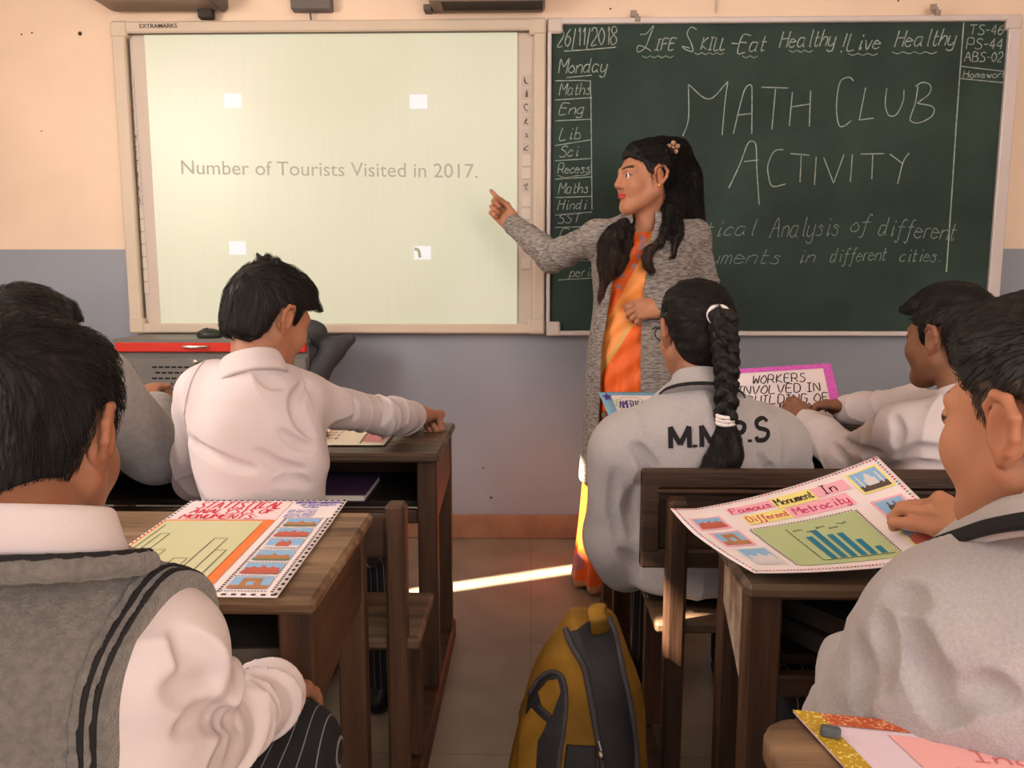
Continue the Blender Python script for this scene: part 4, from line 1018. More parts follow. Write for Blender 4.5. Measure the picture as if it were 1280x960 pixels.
# boy leaning on the front left desk: white shirt
J = seated(-.57, 1.69, -10, .92); J['R'] = R3(-36, -20, 4); J['head'] = at(336,397,1.70); J['hs'] = .91; J['neck'] = at(318,468,1.645)
J['shL'] = at(258,494,1.665); J['shR'] = at(376,502,1.735); J['elR'] = at(474,520,2.03); J['wrR'] = at(516,520,2.25); J['elL'] = at(246,600,1.86); J['wrL'] = V(-.64,2.10,.735)
J['handR'] = dict(fd=nrm(V(.55,.8,-.10)), dn=V(-.15,.1,1), side=-1, s=1.12, curl=((70,80),(75,85),(80,88),(82,90)), thumb=(30,40,28))
J['handL'] = dict(fd=V(.3,1,-.05), dn=UP, side=1, s=.9)
J['chestright'] = nrm(J['shR']-J['shL'])
P4 = person('boy in a plain white shirt leaning his arm along the front left desk', J); J4 = J
finish_person(P4, J, .92, tone=.85)
short_hair(J, P4, .008, .012, -.066, [((.02,.070,.080),(.0,.100,.058),.020,.008), ((-.03,.065,.080),(-.035,.095,.060),.018,.007), ((.045,.055,.070),(.055,.088,.055),.016,.006), ((-.010,-.05,.112),(-.026,-.062,.132),.006,.001), ((.002,-.048,.114),(-.002,-.050,.136),.005,.001), ((.012,-.045,.112),(.016,-.040,.131),.005,.001), ((.02,-.04,.110),(.036,-.046,.128),.006,.001)], nstr=2200, length=.035, seed=4)
SF = top_field(J, .92, .004, (.060,.052,.043), wid=.86, seed=41, amp=.014, wob=.0052)
creases(SF, [([(384,476),(371,498),(376,524),(392,545)],.010), ([(322,466),(338,478),(352,480)],.006), ([(236,548),(275,575),(318,588)],.007), ([(322,566),(350,584),(378,588)],.008), ([(352,540),(372,556),(392,560)],.006), ([(300,446),(322,452),(338,446)],.005), ([(430,482),(444,500),(446,520)],.006), ([(478,494),(484,510),(480,528)],.006), ([(346,602),(368,600),(386,606)],.006)], 1.0)
s4 = sdf_obj('shirt', SF, .0034, m_shirt, P4); seam(SF, J, 'R', s4, V(.85,.45,.15), .004, m_seam); seam(SF, J, 'L', s4, V(-.9,.1,.15), .004, m_seam); collar('collar', J, m_shirt, P4, .060, .074, .052, -6, hh=.003)
sdf_obj('trousers', trousers_field(J, .92), .006, m_trous, P4); shoes(J, P4, .92)

# boy at the far left: grey sweatshirt, hands together
J = seated(-1.10, 1.66, -4, .95); J['R'] = R3(-14, -8, 0); J['head'] = at(34,430,1.72); J['hs'] = .98; J['neck'] = J['head']+V(-.005,-.05,-.150)
J['shR'] = at(118,482,1.73); J['shL'] = J['neck']+V(-.15,.0,-.05); J['elR'] = at(196,566,1.90); J['wrR'] = at(198,512,2.06); J['elL'] = J['shL']+V(.02,.22,-.13); J['wrL'] = at(162,500,2.12)
J['handR'] = dict(fd=nrm(V(-.62,.35,.30)), dn=V(.1,-.7,.6), side=-1, s=.95, curl=((45,55),(50,60),(55,60),(60,60)), thumb=(20,20,5))
J['handL'] = dict(fd=nrm(V(.6,.3,.25)), dn=V(.2,.5,.8), side=1, s=.92, curl=((45,55),(50,60),(55,60),(60,60)), thumb=(25,20,5))
P3 = person('boy in a grey sweatshirt with clasped hands, half hidden behind the vest boy', J)
finish_person(P3, J, .95, tone=.8); short_hair(J, P3, .011, .012, -.066, [((.03,.08,.085),(.03,.108,.066),.02,.010)], nstr=1500, length=.03, seed=3)
SF = top_field(J, .95, .010, (.078,.072,.050), seed=31, amp=.006, wob=.004); m_sweatd = mat('grey_fleece', lin(150,146,146), .95, .08, 60, .5, 300, .15, sheen=.2)
sw = sdf_obj('sweatshirt', SF, .004, m_sweatd, P3); collar('collar', J, m_sweatd, P3, .062, .082, .05, -8, stripe=(.006,.005))
sdf_obj('trousers', trousers_field(J, .95), .006, m_trous, P3); shoes(J, P3, .95)

# girl with a braid: grey school sweatshirt lettered on the back
J = seated(.40, 1.80, -8, .95); J['R'] = R3(13, -7, 0); J['head'] = at(869,417,1.88); J['hs'] = .99; J['neck'] = at(876,492,1.825)
J['shL'] = at(786,566,1.825); J['shR'] = at(958,556,1.865); J['elL'] = at(776,672,1.86); J['wrL'] = V(.30,2.13,.60); J['elR'] = at(985,640,1.98); J['wrR'] = V(.55,2.16,.66)
J['chestright'] = nrm(J['shR']-J['shL'])
P5 = person('girl with a long black braid and a grey sweatshirt lettered on the back', J); J5 = J
finish_person(P5, J, .93, tone=.9)
def girl_hair(J, root):
    hc, R, s = J['head'], J['R'], J['hs']; F = Field().frame(R, hc, s)
    F.ell((0,-.015,.034), (.082,.104,.088), .01); F.ell((0,-.055,-.03), (.060,.052,.055), .04); F.ell((0,.01,.08), (.06,.08,.042), .03)
    yy = [-.12,-.06,-.045,-.030,-.024,.010,.020,.05,.075,.12]; zz = [-.082,-.080,-.060,-.030,.034,.038,.034,.056,.070,.078]
    F.disp(lambda P: .0015*noise(((P-hc)@R)*np.array([1,.35,1]), 260, 4, 8))
    F.cut(lambda q: (np.interp(q[:,1], yy, zz)-q[:,2])*.75, .004)
    tie = hc+R@V(.004,-.118,.030)*s
    def flow(P, g): d = tie-P; return d/np.maximum(np.linalg.norm(d, axis=1), 1e-6)[:, None]
    hair_obj('hair', F, .0028, root, flow, 2600, .05, 5, .0012, .0006, None, lambda v: ((v-hc)@R)[:,1] < .05, 5)
    # braid: three interleaved strands that turn into a loose tail
    p0 = tie+R@V(0,-.016,.004); p1 = at(907,524,1.70); pts = crom([p0, at(906,430,1.745), at(908,470,1.725), p1], 14)
    B = Field(); n = len(pts); a = np.arange(n)/(n-1); rgt = V(1,-.2,0); bk = V(.1,-1,.1)
    for k in range(3):
        ph = a*2*math.pi*2.9+k*2*math.pi/3; wdt = .0175*(1-.30*a)
        B.chain([pts[i]+rgt*wdt[i]*math.sin(ph[i])+bk*(.011*math.sin(2*ph[i])) for i in range(n)], [.0138*(1-.25*t) for t in a], .002)
    B.disp(lambda P: .0016*noise(P*np.array([1,1,.8]), 330, 6, 8))
    br = hair_obj('braid', B, .0026, root, lambda P, g: np.tile(V(.25,0,-1), (len(P),1))*np.where(np.sin(P[:,2:3]*170) > 0, 1, .7), 700, .03, 4, .0012, .0006, None, None, 7)
    T = Field(); t0 = p1
    T.chain([t0, at(906,550,1.695), at(902,575,1.685), at(888,592,1.675), at(882,596,1.67)], [.012,.016,.026,.020,.008], .02)
    T.chain([t0, at(912,548,1.695), at(914,568,1.685), at(905,588,1.675)], [.010,.014,.018,.010], .02)
    T.disp(lambda P: .0022*noise(P*np.array([1,1,.3]), 260, 8, 8))
    hair_obj('braid_tail', T, .0028, root, lambda P, g: np.tile(nrm(V(-.35,.0,-1)), (len(P),1)), 900, .06, 5, .003, .0006, None, None, 9)
    m_tie = mat('white_elastic', lin(232,222,222), .7, .05, 40)
    M_ = MB(); Rt = R@rotx(D2R(68)); c = tie+R@V(0,-.006,.004)
    ang = np.linspace(0, 2*math.pi, 25); M_.tube([c+Rt@V((.0245)*math.cos(t), .0245*math.sin(t), -.004) for t in ang], .006, 8, cap=False); M_.build('hair_band', m_tie, root, True)
    for dz in (-.008,0,.008):
        M_ = MB(); M_.tube([p1+V((.0175)*math.cos(t), .0175*math.sin(t), dz+.002*math.sin(t)) for t in ang], .0045, 8, cap=False); M_.build('hair_tie', m_tie, root, True)
    G = MB(); e = hc+R@V(-.0785,-.002,-.030)*s; G.lathe(e, [(.001,-.004),(.0045,-.002),(.0045,.002),(.001,.004)], 10); G.build('earring', mat('gold', lin(230,180,90), .3, metal=1), root)
    for sx in (-1,1):
        G = MB(); G.tube(crom([hc+R@(V(sx*.088,.0,.012)*s), hc+R@(V(sx*.080,.05,.018)*s), hc+R@(V(sx*.066,.105,.016)*s)], 4), .0018, 6)
        ctr = V(sx*.034,.108,.006); G.tube([hc+R@((ctr+V(.026*math.cos(t), -.006*abs(math.cos(t)), .019*math.sin(t)))*s) for t in ang], .0015, 6, cap=False)
        if sx == 1: G.tube([hc+R@(V(-.009,.108,.010)*s), hc+R@(V(.009,.108,.010)*s)], .0015, 6)
        G.build('spectacle_frame', m_black, root, True)
girl_hair(J, P5)
SF = top_field(J, .95, .012, (.080,.078,.050), wid=1.05, seed=51, amp=.007, wob=.0035, low=-.075)
SF.cone(J['elL']-V(0,.02,.0), J['elL']+V(.01,.0,-.07), .070, .062, .04)
creases(SF, [([(792,556),(806,574),(812,590),(798,606)],.012), ([(790,612),(784,640),(790,668)],.010), ([(768,590),(764,630),(772,668)],.008), ([(776,690),(792,704),(800,716)],.010), ([(950,572),(962,590),(964,584)],.006)], 1.2)
sw5 = sdf_obj('sweatshirt', SF, .0034, m_sweat, P5)
collar('collar', J, m_sweat, P5, .064, .098, .058, -12, V(0,-.012,-.004), stripe=(.006,.0055), hh=.003)
def letter_on(txt, F, A, B, hgt, w, m, parent, toward):
    """bold lettering printed on the cloth: each stroke point is pushed along `toward` until it meets the cloth"""
    mb = MB(); d = nrm(toward); x = 0.0; st = []
    shapes = {'M': ([[(0,0),(0,9)],[(0,9),(3.4,1.5)],[(3.4,1.5),(6.8,9)],[(6.8,9),(6.8,0)]], 6.8), '.': ([[(0,0),(0,1.2)]], .6), 'P': ([[(0,0),(0,9)],[(0,9),(3.4,9),(5,8),(5.2,6.6),(4.6,5.2),(3.2,4.5),(0,4.5)]], 5.2),
              'S': ([[(5.4,7.4),(4.2,8.9),(2.6,9.1),(.9,8.3),(.6,6.6),(1.6,5.3),(3.6,4.5),(5.2,3.4),(5.2,1.4),(3.8,0),(2,0),(.6,.5),(.1,2)]], 5.4)}
    for ch in txt:
        ss, wd = shapes[ch]; st += [[(x+a, b) for a, b in s] for s in ss]; x += wd+2.0
    W = x-2.0
    for s in st:
        Q = crom(s, 5) if len(s) > 3 else np.array([np.array(s[0])+(np.array(s[-1])-np.array(s[0]))*t for t in np.linspace(0, 1, 8)])
        P = np.array([A+(B-A)*(a/W)+UP*(b/9*hgt)-d*.15 for a, b in Q])
        for _ in range(60): P = P+d*np.clip(F(P, mar=.3)*.8-.0006, -.02, .03)[:, None]
        e = .003; G = np.stack([F(P+e*np.eye(3)[i])-F(P-e*np.eye(3)[i]) for i in range(3)], 1); G /= np.maximum(np.linalg.norm(G, axis=1), 1e-6)[:, None]
        mb.ribbon(P, w, G, .0016)
    return mb.build('back_lettering', m, parent)
letter_on('M.M.P.S', SF, at(835,556,1.74), at(957,546,1.76), .044, .0105, m_black, sw5, V(0,1,0))
sdf_obj('trousers', trousers_field(J, .95), .006, m_trous, P5); shoes(J, P5, .95)

# boy at the back right: white shirt, hands clasped on the desk
J = seated(1.0, 1.84, 12, .95); J['R'] = R3(29, -2, 0); J['head'] = at(1188,424,1.90); J['hs'] = 1.0; J['neck'] = J['head']+V(.02,-.05,-.145)
J['shL'] = at(1128,538,1.88); J['shR'] = J['shL']+V(.30,.05,.0); J['elL'] = at(1066,574,2.08); J['wrL'] = at(1010,532,2.30); J['elR'] = at(1130,510,2.22); J['wrR'] = at(1058,512,2.38)
J['handL'] = dict(fd=nrm(V(-.30,.30,.32)), dn=nrm(V(-.2,-.9,.3)), side=1, s=.95, curl=((50,50),(55,55),(60,55),(60,55)), thumb=(15,20,10))
J['handR'] = dict(fd=nrm(V(-.8,.0,.20)), dn=nrm(V(.0,.3,.9)), side=-1, s=.92, curl=((30,35),(35,40),(40,45),(45,45)), thumb=(20,15,5))
P6 = person('boy in a white shirt with clasped hands, below the right end of the chalkboard', J)
finish_person(P6, J, .95, tone=.62)
short_hair(J, P6, .009, .012, -.070, [((.0,.070,.085),(.015,.104,.074),.022,.008), ((-.04,.060,.08),(-.035,.098,.070),.02,.007), ((.045,.06,.08),(.055,.100,.072),.018,.006)], nstr=2000, length=.035, seed=6)
SF = top_field(J, .95, .006, (.062,.058,.048), wid=.92, seed=61, amp=.014, wob=.0048); creases(SF, [([(1052,548),(1072,562),(1098,566)],.008), ([(1040,556),(1056,574),(1066,592)],.008), ([(1120,572),(1146,562),(1180,564)],.008), ([(1108,586),(1136,580),(1176,582)],.006), ([(1118,520),(1124,540),(1120,556)],.006)], 1.5)
sdf_obj('shirt', SF, .0034, m_shirt, P6); collar('collar', J, m_shirt, P6, .063, .082, .05, -10, hh=.003)
sdf_obj('trousers', trousers_field(J, .95), .006, m_trous, P6); shoes(J, P6, .95)

# boy nearest on the right: grey sweatshirt, holding the raised poster
J = seated(.63, .905, 7, 1.0); J['R'] = R3(25, -5, 0); J['head'] = at(1314,530,.785); J['hs'] = 1.02; J['neck'] = at(1318,704,.79)
J['shL'] = at(1186,802,.82); J['shR'] = J['neck']+V(.165,.055,-.055); J['elL'] = at(1118,945,.845); J['wrL'] = V(.47,1.06,.60)
J['elR'] = V(.80,1.02,.66); J['wrR'] = at(1232,668,1.13)
J['handR'] = dict(fd=nrm(V(-.62,.48,.38)), dn=nrm(V(.25,-.45,.85)), side=-1, s=.95, curl=((28,52),(38,52),(44,52),(48,52)), thumb=(20,6,10))
J['chestright'] = nrm(V(.95,.25,0))
P7 = person('boy in a light grey sweatshirt at the right edge, holding the raised poster', J); J7 = J
finish_person(P7, J, 1.0, tone=.98, h=.0028)
short_hair(J, P7, .007, .010, -.075, (), 1.0, 4200, .016, 7, .0024, .0016, temple=-.006, ragged=.0012)
SF = top_field(J, 1.0, .014, (.082,.082,.052), wid=1.06, seed=71, amp=.014, wob=.005)
folds(SF, J['shL']+V(.03,.02,-.06), V(.3,.2,1), .014, .15, 55, 75); folds(SF, J['elL'], V(.5,.2,1), .016, .13, 80, 76)
creases(SF, [([(1128,776),(1140,806),(1152,846),(1170,884)],.012), ([(1176,838),(1164,858),(1172,884),(1200,890)],.010), ([(1070,800),(1076,842),(1072,884)],.008), ([(1100,770),(1104,810),(1100,860)],.006), ([(1190,876),(1226,862),(1262,872)],.010), ([(1112,738),(1132,742),(1146,752)],.006)])
s7 = sdf_obj('sweatshirt', SF, .0036, m_sweat, P7); seam(SF, J, 'L', s7, V(-.80,.05,.42), .022, m_seamg)
tp = [at(*p) for p in ((1186,664,.90),(1200,646,.86),(1220,633,.81),(1248,623,.76),(1285,616,.715),(1340,614,.695),(1400,622,.71),(1450,640,.76))]
bt = [at(*p) for p in ((1150,694,.90),(1176,686,.86),(1208,676,.80),(1242,667,.735),(1290,661,.68),(1360,662,.655),(1440,672,.675),(1500,690,.75))]
cl7 = strip('collar', tp, bt, .012, m_sweat, P7); strip('collar_stripe', tp, bt, .004, m_black, cl7, .70, 1.02, .004)
strip('inner_collar', [p+V(0,0,.010) for p in tp], [p*.7+q*.3-V(0,0,.004) for p, q in zip(tp, bt)], .004, m_shirt, P7, 0, 1, -.012, 0)
sdf_obj('trousers', trousers_field(J), .006, m_trous, P7); shoes(J, P7)
# ---------------------------------------------------------------- teacher in an orange sari and grey cardigan
m_sari = mat('orange_sari_silk', lin(240,110,44), .5, .05, 14, .12, 90, .35, attr=True)
def knit_mat():
    m = mat('heather_grey_knit', lin(190,182,178), .95, .28, 90, .6, 260, .1, stretch=(.5,.5,2.4), col2=lin(112,106,104), lohi=(.38,.62)); return m
m_card = knit_mat()
J = {'R': R3(111, 0, 0), 'head': at(808,223,2.86), 'hs': 1.05}
J['fwd'] = nrm(V(-.30,-.95,0)); J['right'] = V(J['fwd'][1], -J['fwd'][0], 0)
J['neck'] = V(.405,2.895,1.345); J['pelvis'] = V(.40,2.90,.86)
J['shR'] = V(.232,2.865,1.285); J['shL'] = V(.572,2.905,1.285); J['elR'] = at(692,322,3.02); J['wrR'] = at(640,279,3.13)
J['elL'] = at(884,372,2.92); J['wrL'] = at(826,384,2.735)
for k, sg in (('L',1),('R',-1)):
    J['hip'+k] = V(.40+sg*.085,2.90,.84); J['kn'+k] = V(.40+sg*.075,2.89,.46); J['an'+k] = V(.345+sg*.065,2.90,.075); J['toe'+k] = J['an'+k]+V(-.03,-.11,-.045)
J['handR'] = dict(fd=nrm(at(603,243,3.20)-J['wrR']), dn=nrm(V(.25,.9,-.25)), side=-1, s=1.0, curl=((4,4),(62,80),(72,86),(78,88)), thumb=(14,24,22), spread=2)
J['handL'] = dict(fd=nrm(V(-.92,-.12,-.12)), dn=nrm(V(0,-.85,.5)), side=1, s=.95, curl=((40,40),(46,50),(52,56),(56,60)), thumb=(22,18,10))
PT = person('woman teacher in an orange sari and grey cardigan pointing at the projected slide', J)
finish_person(PT, J, .97, lip=np.array(lin(190,62,66)), tone=1.08, gaze=-8)
cx, cy = .40, 2.90
SARI = [(.012,.395,cy,.235,.17), (.12,.40,cy,.225,.165), (.45,.40,cy,.195,.15), (.82,.40,cy,.178,.142), (1.03,.40,cy,.150,.122), (1.17,.40,cy-.008,.158,.132), (1.25,.40,cy-.004,.140,.108), (1.315,.405,cy+.01,.085,.062)]
S = Field(); S.loft(SARI, 0, pw=2.2, cap=.012)
def sari_folds(P):
    a = np.arctan2(P[:,1]-cy, P[:,0]-cx); low = np.clip((.98-P[:,2])/.5, 0, 1); up = 1-low
    d = (P[:,0]*.55-P[:,2]*.83)                      # diagonal drape over the upper body
    return .011*low*np.sin(a*17+np.sin(P[:,2]*5)*.8+2*noise(P, 5, 3, 4)*.3)+.0045*up*np.sin(d*95+noise(P, 12, 4, 4))
S.disp(sari_folds)
A0, A1 = at(803,300,2.76), at(752,470,2.76); gA0, gA1 = at(803,385,2.76), at(755,462,2.76)
def sari_col(P):
    c = np.tile(np.array(lin(240,104,36)), (len(P),1)); x, z = P[:,0], P[:,2]; fr = P[:,1] < cy+.02
    def side(p, q): return ((q[0]-p[0])*(z-p[2])-(q[2]-p[2])*(x-p[0]))/math.hypot(q[0]-p[0], q[2]-p[2])
    e = side(at(812,300,2.76), at(742,440,2.76)); g = side(gA0, gA1)
    band = fr & (e > .0) & (g < .0) & (z > .70); c[band] = np.array(lin(250,158,84))
    gold = fr & (np.abs(g) < .008) & (z > .72); c[gold] = np.array(lin(222,166,92))
    top = fr & (z > 1.24) & (np.abs(side(at(792,330,2.76), at(824,298,2.76))) < .016); c[top] = np.array(lin(232,170,104))
    n = noise(np.stack([x*1.0, z, x*0], 1), 120, 31, 6)
    mot = fr & (np.abs(e+.018) < .015) & (n > .75) & (z > .78); c[mot] = np.array(lin(168,128,140))
    n2 = noise(P, 34, 12, 6); low = (z < .30) & (n2 > 1.15); c[low] = np.array(lin(186,112,120))
    hem = z < .035; c[hem] = np.array(lin(206,150,104)); return c
sdf_obj('sari', S, .0042, m_sari, PT, sari_col)
def card_field(g=0.0, wob=True):
    F = Field(); F.loft([(.405,.40,cy,.222+g,.185+g), (.7,.40,cy,.206+g,.172+g), (.9,.40,cy,.196+g,.160+g), (1.05,.40,cy,.176+g,.142+g), (1.22,.40,cy,.188+g,.146+g), (1.30,.40,cy,.172+g,.116+g), (1.372,.405,cy,.085+g,.078+g)], 0, pw=2.2, cap=.008)
    for k, r in (('R',(.056,.050,.040)), ('L',(.058,.056,.044))):
        a, b, c = J['sh'+k], J['el'+k], J['wr'+k]; F.cone(J['neck']-V(0,0,.05), a, .05+g, r[0]+.004+g, .05); F.cone(a, b, r[0]+g, r[1]+g, .03); F.cone(b, c+(b-c)*.04, r[1]+g, r[2]+g, .02)
        folds(F, b, c-a, .009, .10, 110, 81); folds(F, a+(b-a)*.4, b-a, .006, .09, 100, 83); folds(F, c+(b-c)*.3, c-b, .007, .09, 120, 84)
    F.disp(lambda P: .0035*noise(P, 15, 85, 6)); return F
K = card_field()
inner = Field(); inner.loft([(r[0] if i else .30, r[1], r[2], r[3]+.004, r[4]+.004) for i, r in enumerate([(.30,.40,cy,.21,.172), (.7,.40,cy,.193,.159), (.9,.40,cy,.183,.147), (1.05,.40,cy,.163,.129), (1.22,.40,cy,.170,.132), (1.30,.40,cy,.15,.103), (1.345,.405,cy,.078,.068)])], 0, pw=2.2, cap=.004)
K.frame(); K.cut(lambda q: -inner(q, mar=.3), .003)
zz = [.30,.62,.9,1.0,1.14,1.27,1.335,1.45]; xl = [.236,.240,.246,.262,.280,.302,.348,.348]; xr = [.372,.374,.374,.376,.386,.402,.425,.425]
def opening(q):
    l = np.interp(q[:,2], zz, xl); r = np.interp(q[:,2], zz, xr); d = np.minimum(q[:,0]-l, r-q[:,0]); f = (cy-.01)-q[:,1]; return np.minimum(d, f)
K.cut(opening, .005)
sdf_obj('cardigan', K, .0038, m_card, PT)
# hair swept back, long waves falling over both shoulders
def teacher_hair():
    hc, R, s = J['head'], J['R'], J['hs']; F = Field().frame(R, hc, s)
    F.ell((0,-.018,.036), (.083,.102,.086), .01); F.ell((0,-.01,.075), (.062,.078,.042), .03)
    yy = [-.12,-.05,-.035,-.028,.006,.016,.030,.045,.06,.075,.12]; zz_ = [-.11,-.10,-.05,.026,.034,-.002,.020,.044,.058,.066,.07]
    F.cut(lambda q: (np.interp(q[:,1], yy, zz_)-q[:,2])*.75, .005)
    F.frame()
    b = lambda x, y, Y: at(x, y, Y)
    F.chain([b(842,195,2.89), b(852,225,2.91), b(858,252,2.93), b(862,275,2.94), b(858,292,2.97)], [.058,.056,.050,.040,.024], .04)
    F.chain([b(832,230,2.89), b(836,258,2.88), b(838,278,2.86)], [.040,.034,.026], .03)
    F.chain([b(838,262,2.83), b(832,286,2.785), b(824,303,2.755), b(812,312,2.74), b(806,322,2.735), b(808,332,2.733), b(815,338,2.735)], [.026,.018,.012,.009,.007,.006,.004], .015)
    F.chain([b(846,270,2.82), b(846,296,2.765), b(842,318,2.752)], [.022,.014,.004], .015)
    F.chain([b(790,272,2.90), b(780,280,2.81), b(769,296,2.772), b(766,318,2.745), b(758,342,2.735), b(750,372,2.735)], [.016,.020,.028,.025,.017,.006], .02)
    F.chain([b(786,286,2.79), b(784,304,2.76), b(780,324,2.742), b(774,338,2.737)], [.018,.018,.012,.004], .015)
    F.chain([b(766,288,2.80), b(756,308,2.768), b(751,330,2.755), b(752,352,2.75)], [.015,.017,.011,.004], .015)
    F.disp(lambda P: .0045*noise(P*np.array([1,1,.35]), 75, 8, 7)+.0022*noise(P*np.array([1,1,.3]), 170, 10, 7)+.0016*noise(P*np.array([1,1,.5]), 330, 9, 7))
    def flow(P, g):
        q = ((P-hc)@R)/s; back = R@V(0,-1,-.1); w = np.clip((q[:,2]+.02)/.05, 0, 1)[:, None]
        return back[None, :]*w+np.stack([.25*np.sin(P[:,2]*55+P[:,0]*30), .1*np.sin(P[:,2]*40), -np.ones(len(P))], 1)*(1-w)
    def col(P):
        w = np.clip((1.33-P[:,2])/.22, 0, 1)[:, None]; return np.array(lin(20,17,17))*(1-w)+np.array(lin(70,48,38))*w
    hair_obj('hair', F, .0034, PT, flow, 6000, .10, 6, .006, .0008, col, None, 12)
    c = at(841,185,2.815); cl = MB()
    for k in range(5):
        a = k*1.257+.3; p = c+V(.015*math.cos(a), -.008, .015*math.sin(a)); cl.lathe(p, [(.002,-.004),(.0085,-.001),(.0085,.003),(.002,.005)], 10, rotx(math.pi/2)@rotz(a))
    cl.lathe(c+V(0,-.012,0), [(.001,-.003),(.006,0),(.001,.004)], 10, rotx(math.pi/2)); cl.build('hair_clip', mat('beige_brown_clip', lin(176,138,112), .4, .3, 60), PT, True)
    for sx in (-1,1):
        e = MB(); p = hc+R@(V(sx*.0800,-.003,-.031)*s); e.lathe(p, [(.001,-.005),(.005,-.003),(.005,.003),(.001,.005)], 10); e.build('earring', mat('gold', lin(235,190,120), .3, metal=1), PT, True)
teacher_hair()
w_, n_ = J['wrR'], nrm(J['elR']-J['wrR']); X_ = nrm(np.cross(n_, V(0,0,1))); Y_ = np.cross(n_, X_)
q = MB(); q.tube([w_-n_*.012+.0300*(X_*math.cos(t)+Y_*math.sin(t)) for t in np.linspace(0, 2*math.pi, 29)], .0035, 8, cap=False); q.build('bangle', mat('gold', lin(235,190,120), .3, metal=1), PT, True)
for k in ('L','R'):
    F = Field(); a = V(*J['an'+k][:2], 0)+V(-.005,-.03,0); F.cone(a+V(.01,.05,.018), a+V(-.03,-.07,.012), .026, .03, .02); F.cut(lambda q: .0005-q[:,2], .002); sdf_obj('sandal', F, .006, mat('tan_leather', lin(150,100,66), .5), PT)
# ---------------------------------------------------------------- posters
class Sheet:
    """a sheet of paper bent over four corners: far-left, far-right, near-right, near-left"""
    def __init__(s, fl, fr, nr, nl, bend=None, up=V(0,0,1)):
        s.c = [np.array(p, float) for p in (fl, fr, nr, nl)]; s.bend = bend; s.up = up
    def P(s, u, v):
        a, b, c, d = s.c; p = a*(1-u)*(1-v)+b*u*(1-v)+c*u*v+d*(1-u)*v
        return p+(s.bend(u, v) if s.bend else 0)
    def N(s, u, v):
        e = .004; n = np.cross(s.P(u+e, v)-s.P(u-e, v), s.P(u, v-e)-s.P(u, v+e)); return nrm(n)
    def Q(s, u, v, e): return s.P(u, v)+s.N(u, v)*e
    def paper(s, name, m, parent, n=28, th=.0009):
        vs = []; fs = []; G = np.linspace(0, 1, n+1)
        for e in (0, -th):
            for v in G:
                for u in G: vs.append(s.Q(u, v, e))
        W = n+1; o = W*W
        for j in range(n):
            for i in range(n):
                a = j*W+i; fs += [(a, a+W, a+W+1, a+1), (o+a, o+a+1, o+a+W+1, o+a+W)]
        for i in range(n):
            for a, b in ((i, i+1), (n*W+i+1, n*W+i), ((i+1)*W, i*W), (i*W+n, (i+1)*W+n)): fs.append((a, b, o+b, o+a))
        return link(name, vs, fs, m, parent, True)
    def quad(s, mb, u0, v0, u1, v1, e, n=8, mi=0, sk=0.0):
        vs = [s.Q(u0+(u1-u0)*i/n+sk*(j/n), v0+(v1-v0)*j/n, e) for j in range(n+1) for i in range(n+1)]
        mb.add(vs, [(j*(n+1)+i, (j+1)*(n+1)+i, (j+1)*(n+1)+i+1, j*(n+1)+i+1) for j in range(n) for i in range(n)], mi)
    def poly(s, mb, pts, e, mi=0): mb.add([s.Q(u, v, e) for u, v in pts], [tuple(range(len(pts)))[::-1]], mi)
    def stroke(s, mb, pts, w, e, mi=0):
        P = []; 
        for (a, b), (c, d) in zip(pts[:-1], pts[1:]):
            k = max(2, int(math.hypot(c-a, d-b)/.04)+1)
            for t in np.linspace(0, 1, k, endpoint=False): P.append((a+(c-a)*t, b+(d-b)*t))
        P.append(pts[-1]); mb.ribbon([s.Q(u, v, e) for u, v in P], w, np.array([s.N(u, v) for u, v in P]), .0002, mi)
    def text(s, mb, txt, u0, v0, u1, h, w, e=.0012, slant=.1, jit=.2, seed=0, smooth=True):
        st, wid = glyph_strokes(txt, slant, 1.9); r = np.random.default_rng(seed+len(txt))
        for pt in st:
            pt = [(a+r.normal()*jit*.5, b+r.normal()*jit*.5) for a, b in pt]; q = crom(pt, 3) if smooth else np.array(pt)
            q = [(u0+(u1-u0)*a/wid, v0-h*b/9) for a, b in q]; P = [s.Q(u, v, e) for u, v in q]
            mb.ribbon(P, w, np.array([s.N(u, v) for u, v in q]), .0002)
    def edge_marks(s, mb, n, w, h, e, sides='tblr', m=.02, mi=(0,), off=0, ratio=.5):
        r = np.random.default_rng(n)
        for sd in sides:
            for k in range(n):
                t = (k+.25)/n; q = t+ratio/n; mm = mi[(k+off) % len(mi)]
                if sd == 't': s.quad(mb, t, m, q, m+h, e, 1, mm)
                if sd == 'b': s.quad(mb, t, 1-m-h, q, 1-m, e, 1, mm)
                if sd == 'l': s.quad(mb, m, t, m+w, q, e, 1, mm)
                if sd == 'r': s.quad(mb, 1-m-w, t, 1-m, q, e, 1, mm)
m_paper = mat('white_poster_paper', lin(236,224,228), .7, .02, 20)
def ink(n, r, g, b, rough=.7): return mat(n, lin(r,g,b), rough)
m_kblack = ink('black_ink',40,36,38); m_kred = ink('red_ink',206,44,72); m_kblue = ink('blue_ink',84,76,176); m_mag = ink('magenta_ink',204,46,110); m_teal = ink('teal_ink',70,150,170)
m_green = ink('green_paper',204,206,164,.35); m_green2 = ink('pale_green_paper',178,194,146); m_orange = ink('orange_paper',238,128,66); m_pinkp = ink('pink_highlight',240,176,196); m_yel = ink('yellow_highlight',240,226,140)
m_sky = ink('print_sky',140,182,222); m_stone = ink('print_sandstone',176,124,84); m_brick = ink('print_red_stone',190,98,82); m_grass = ink('print_grass',120,130,92); m_marble = ink('print_marble',214,212,216); m_dkp = ink('print_dark',84,76,74); m_pen = ink('pencil',96,92,84)
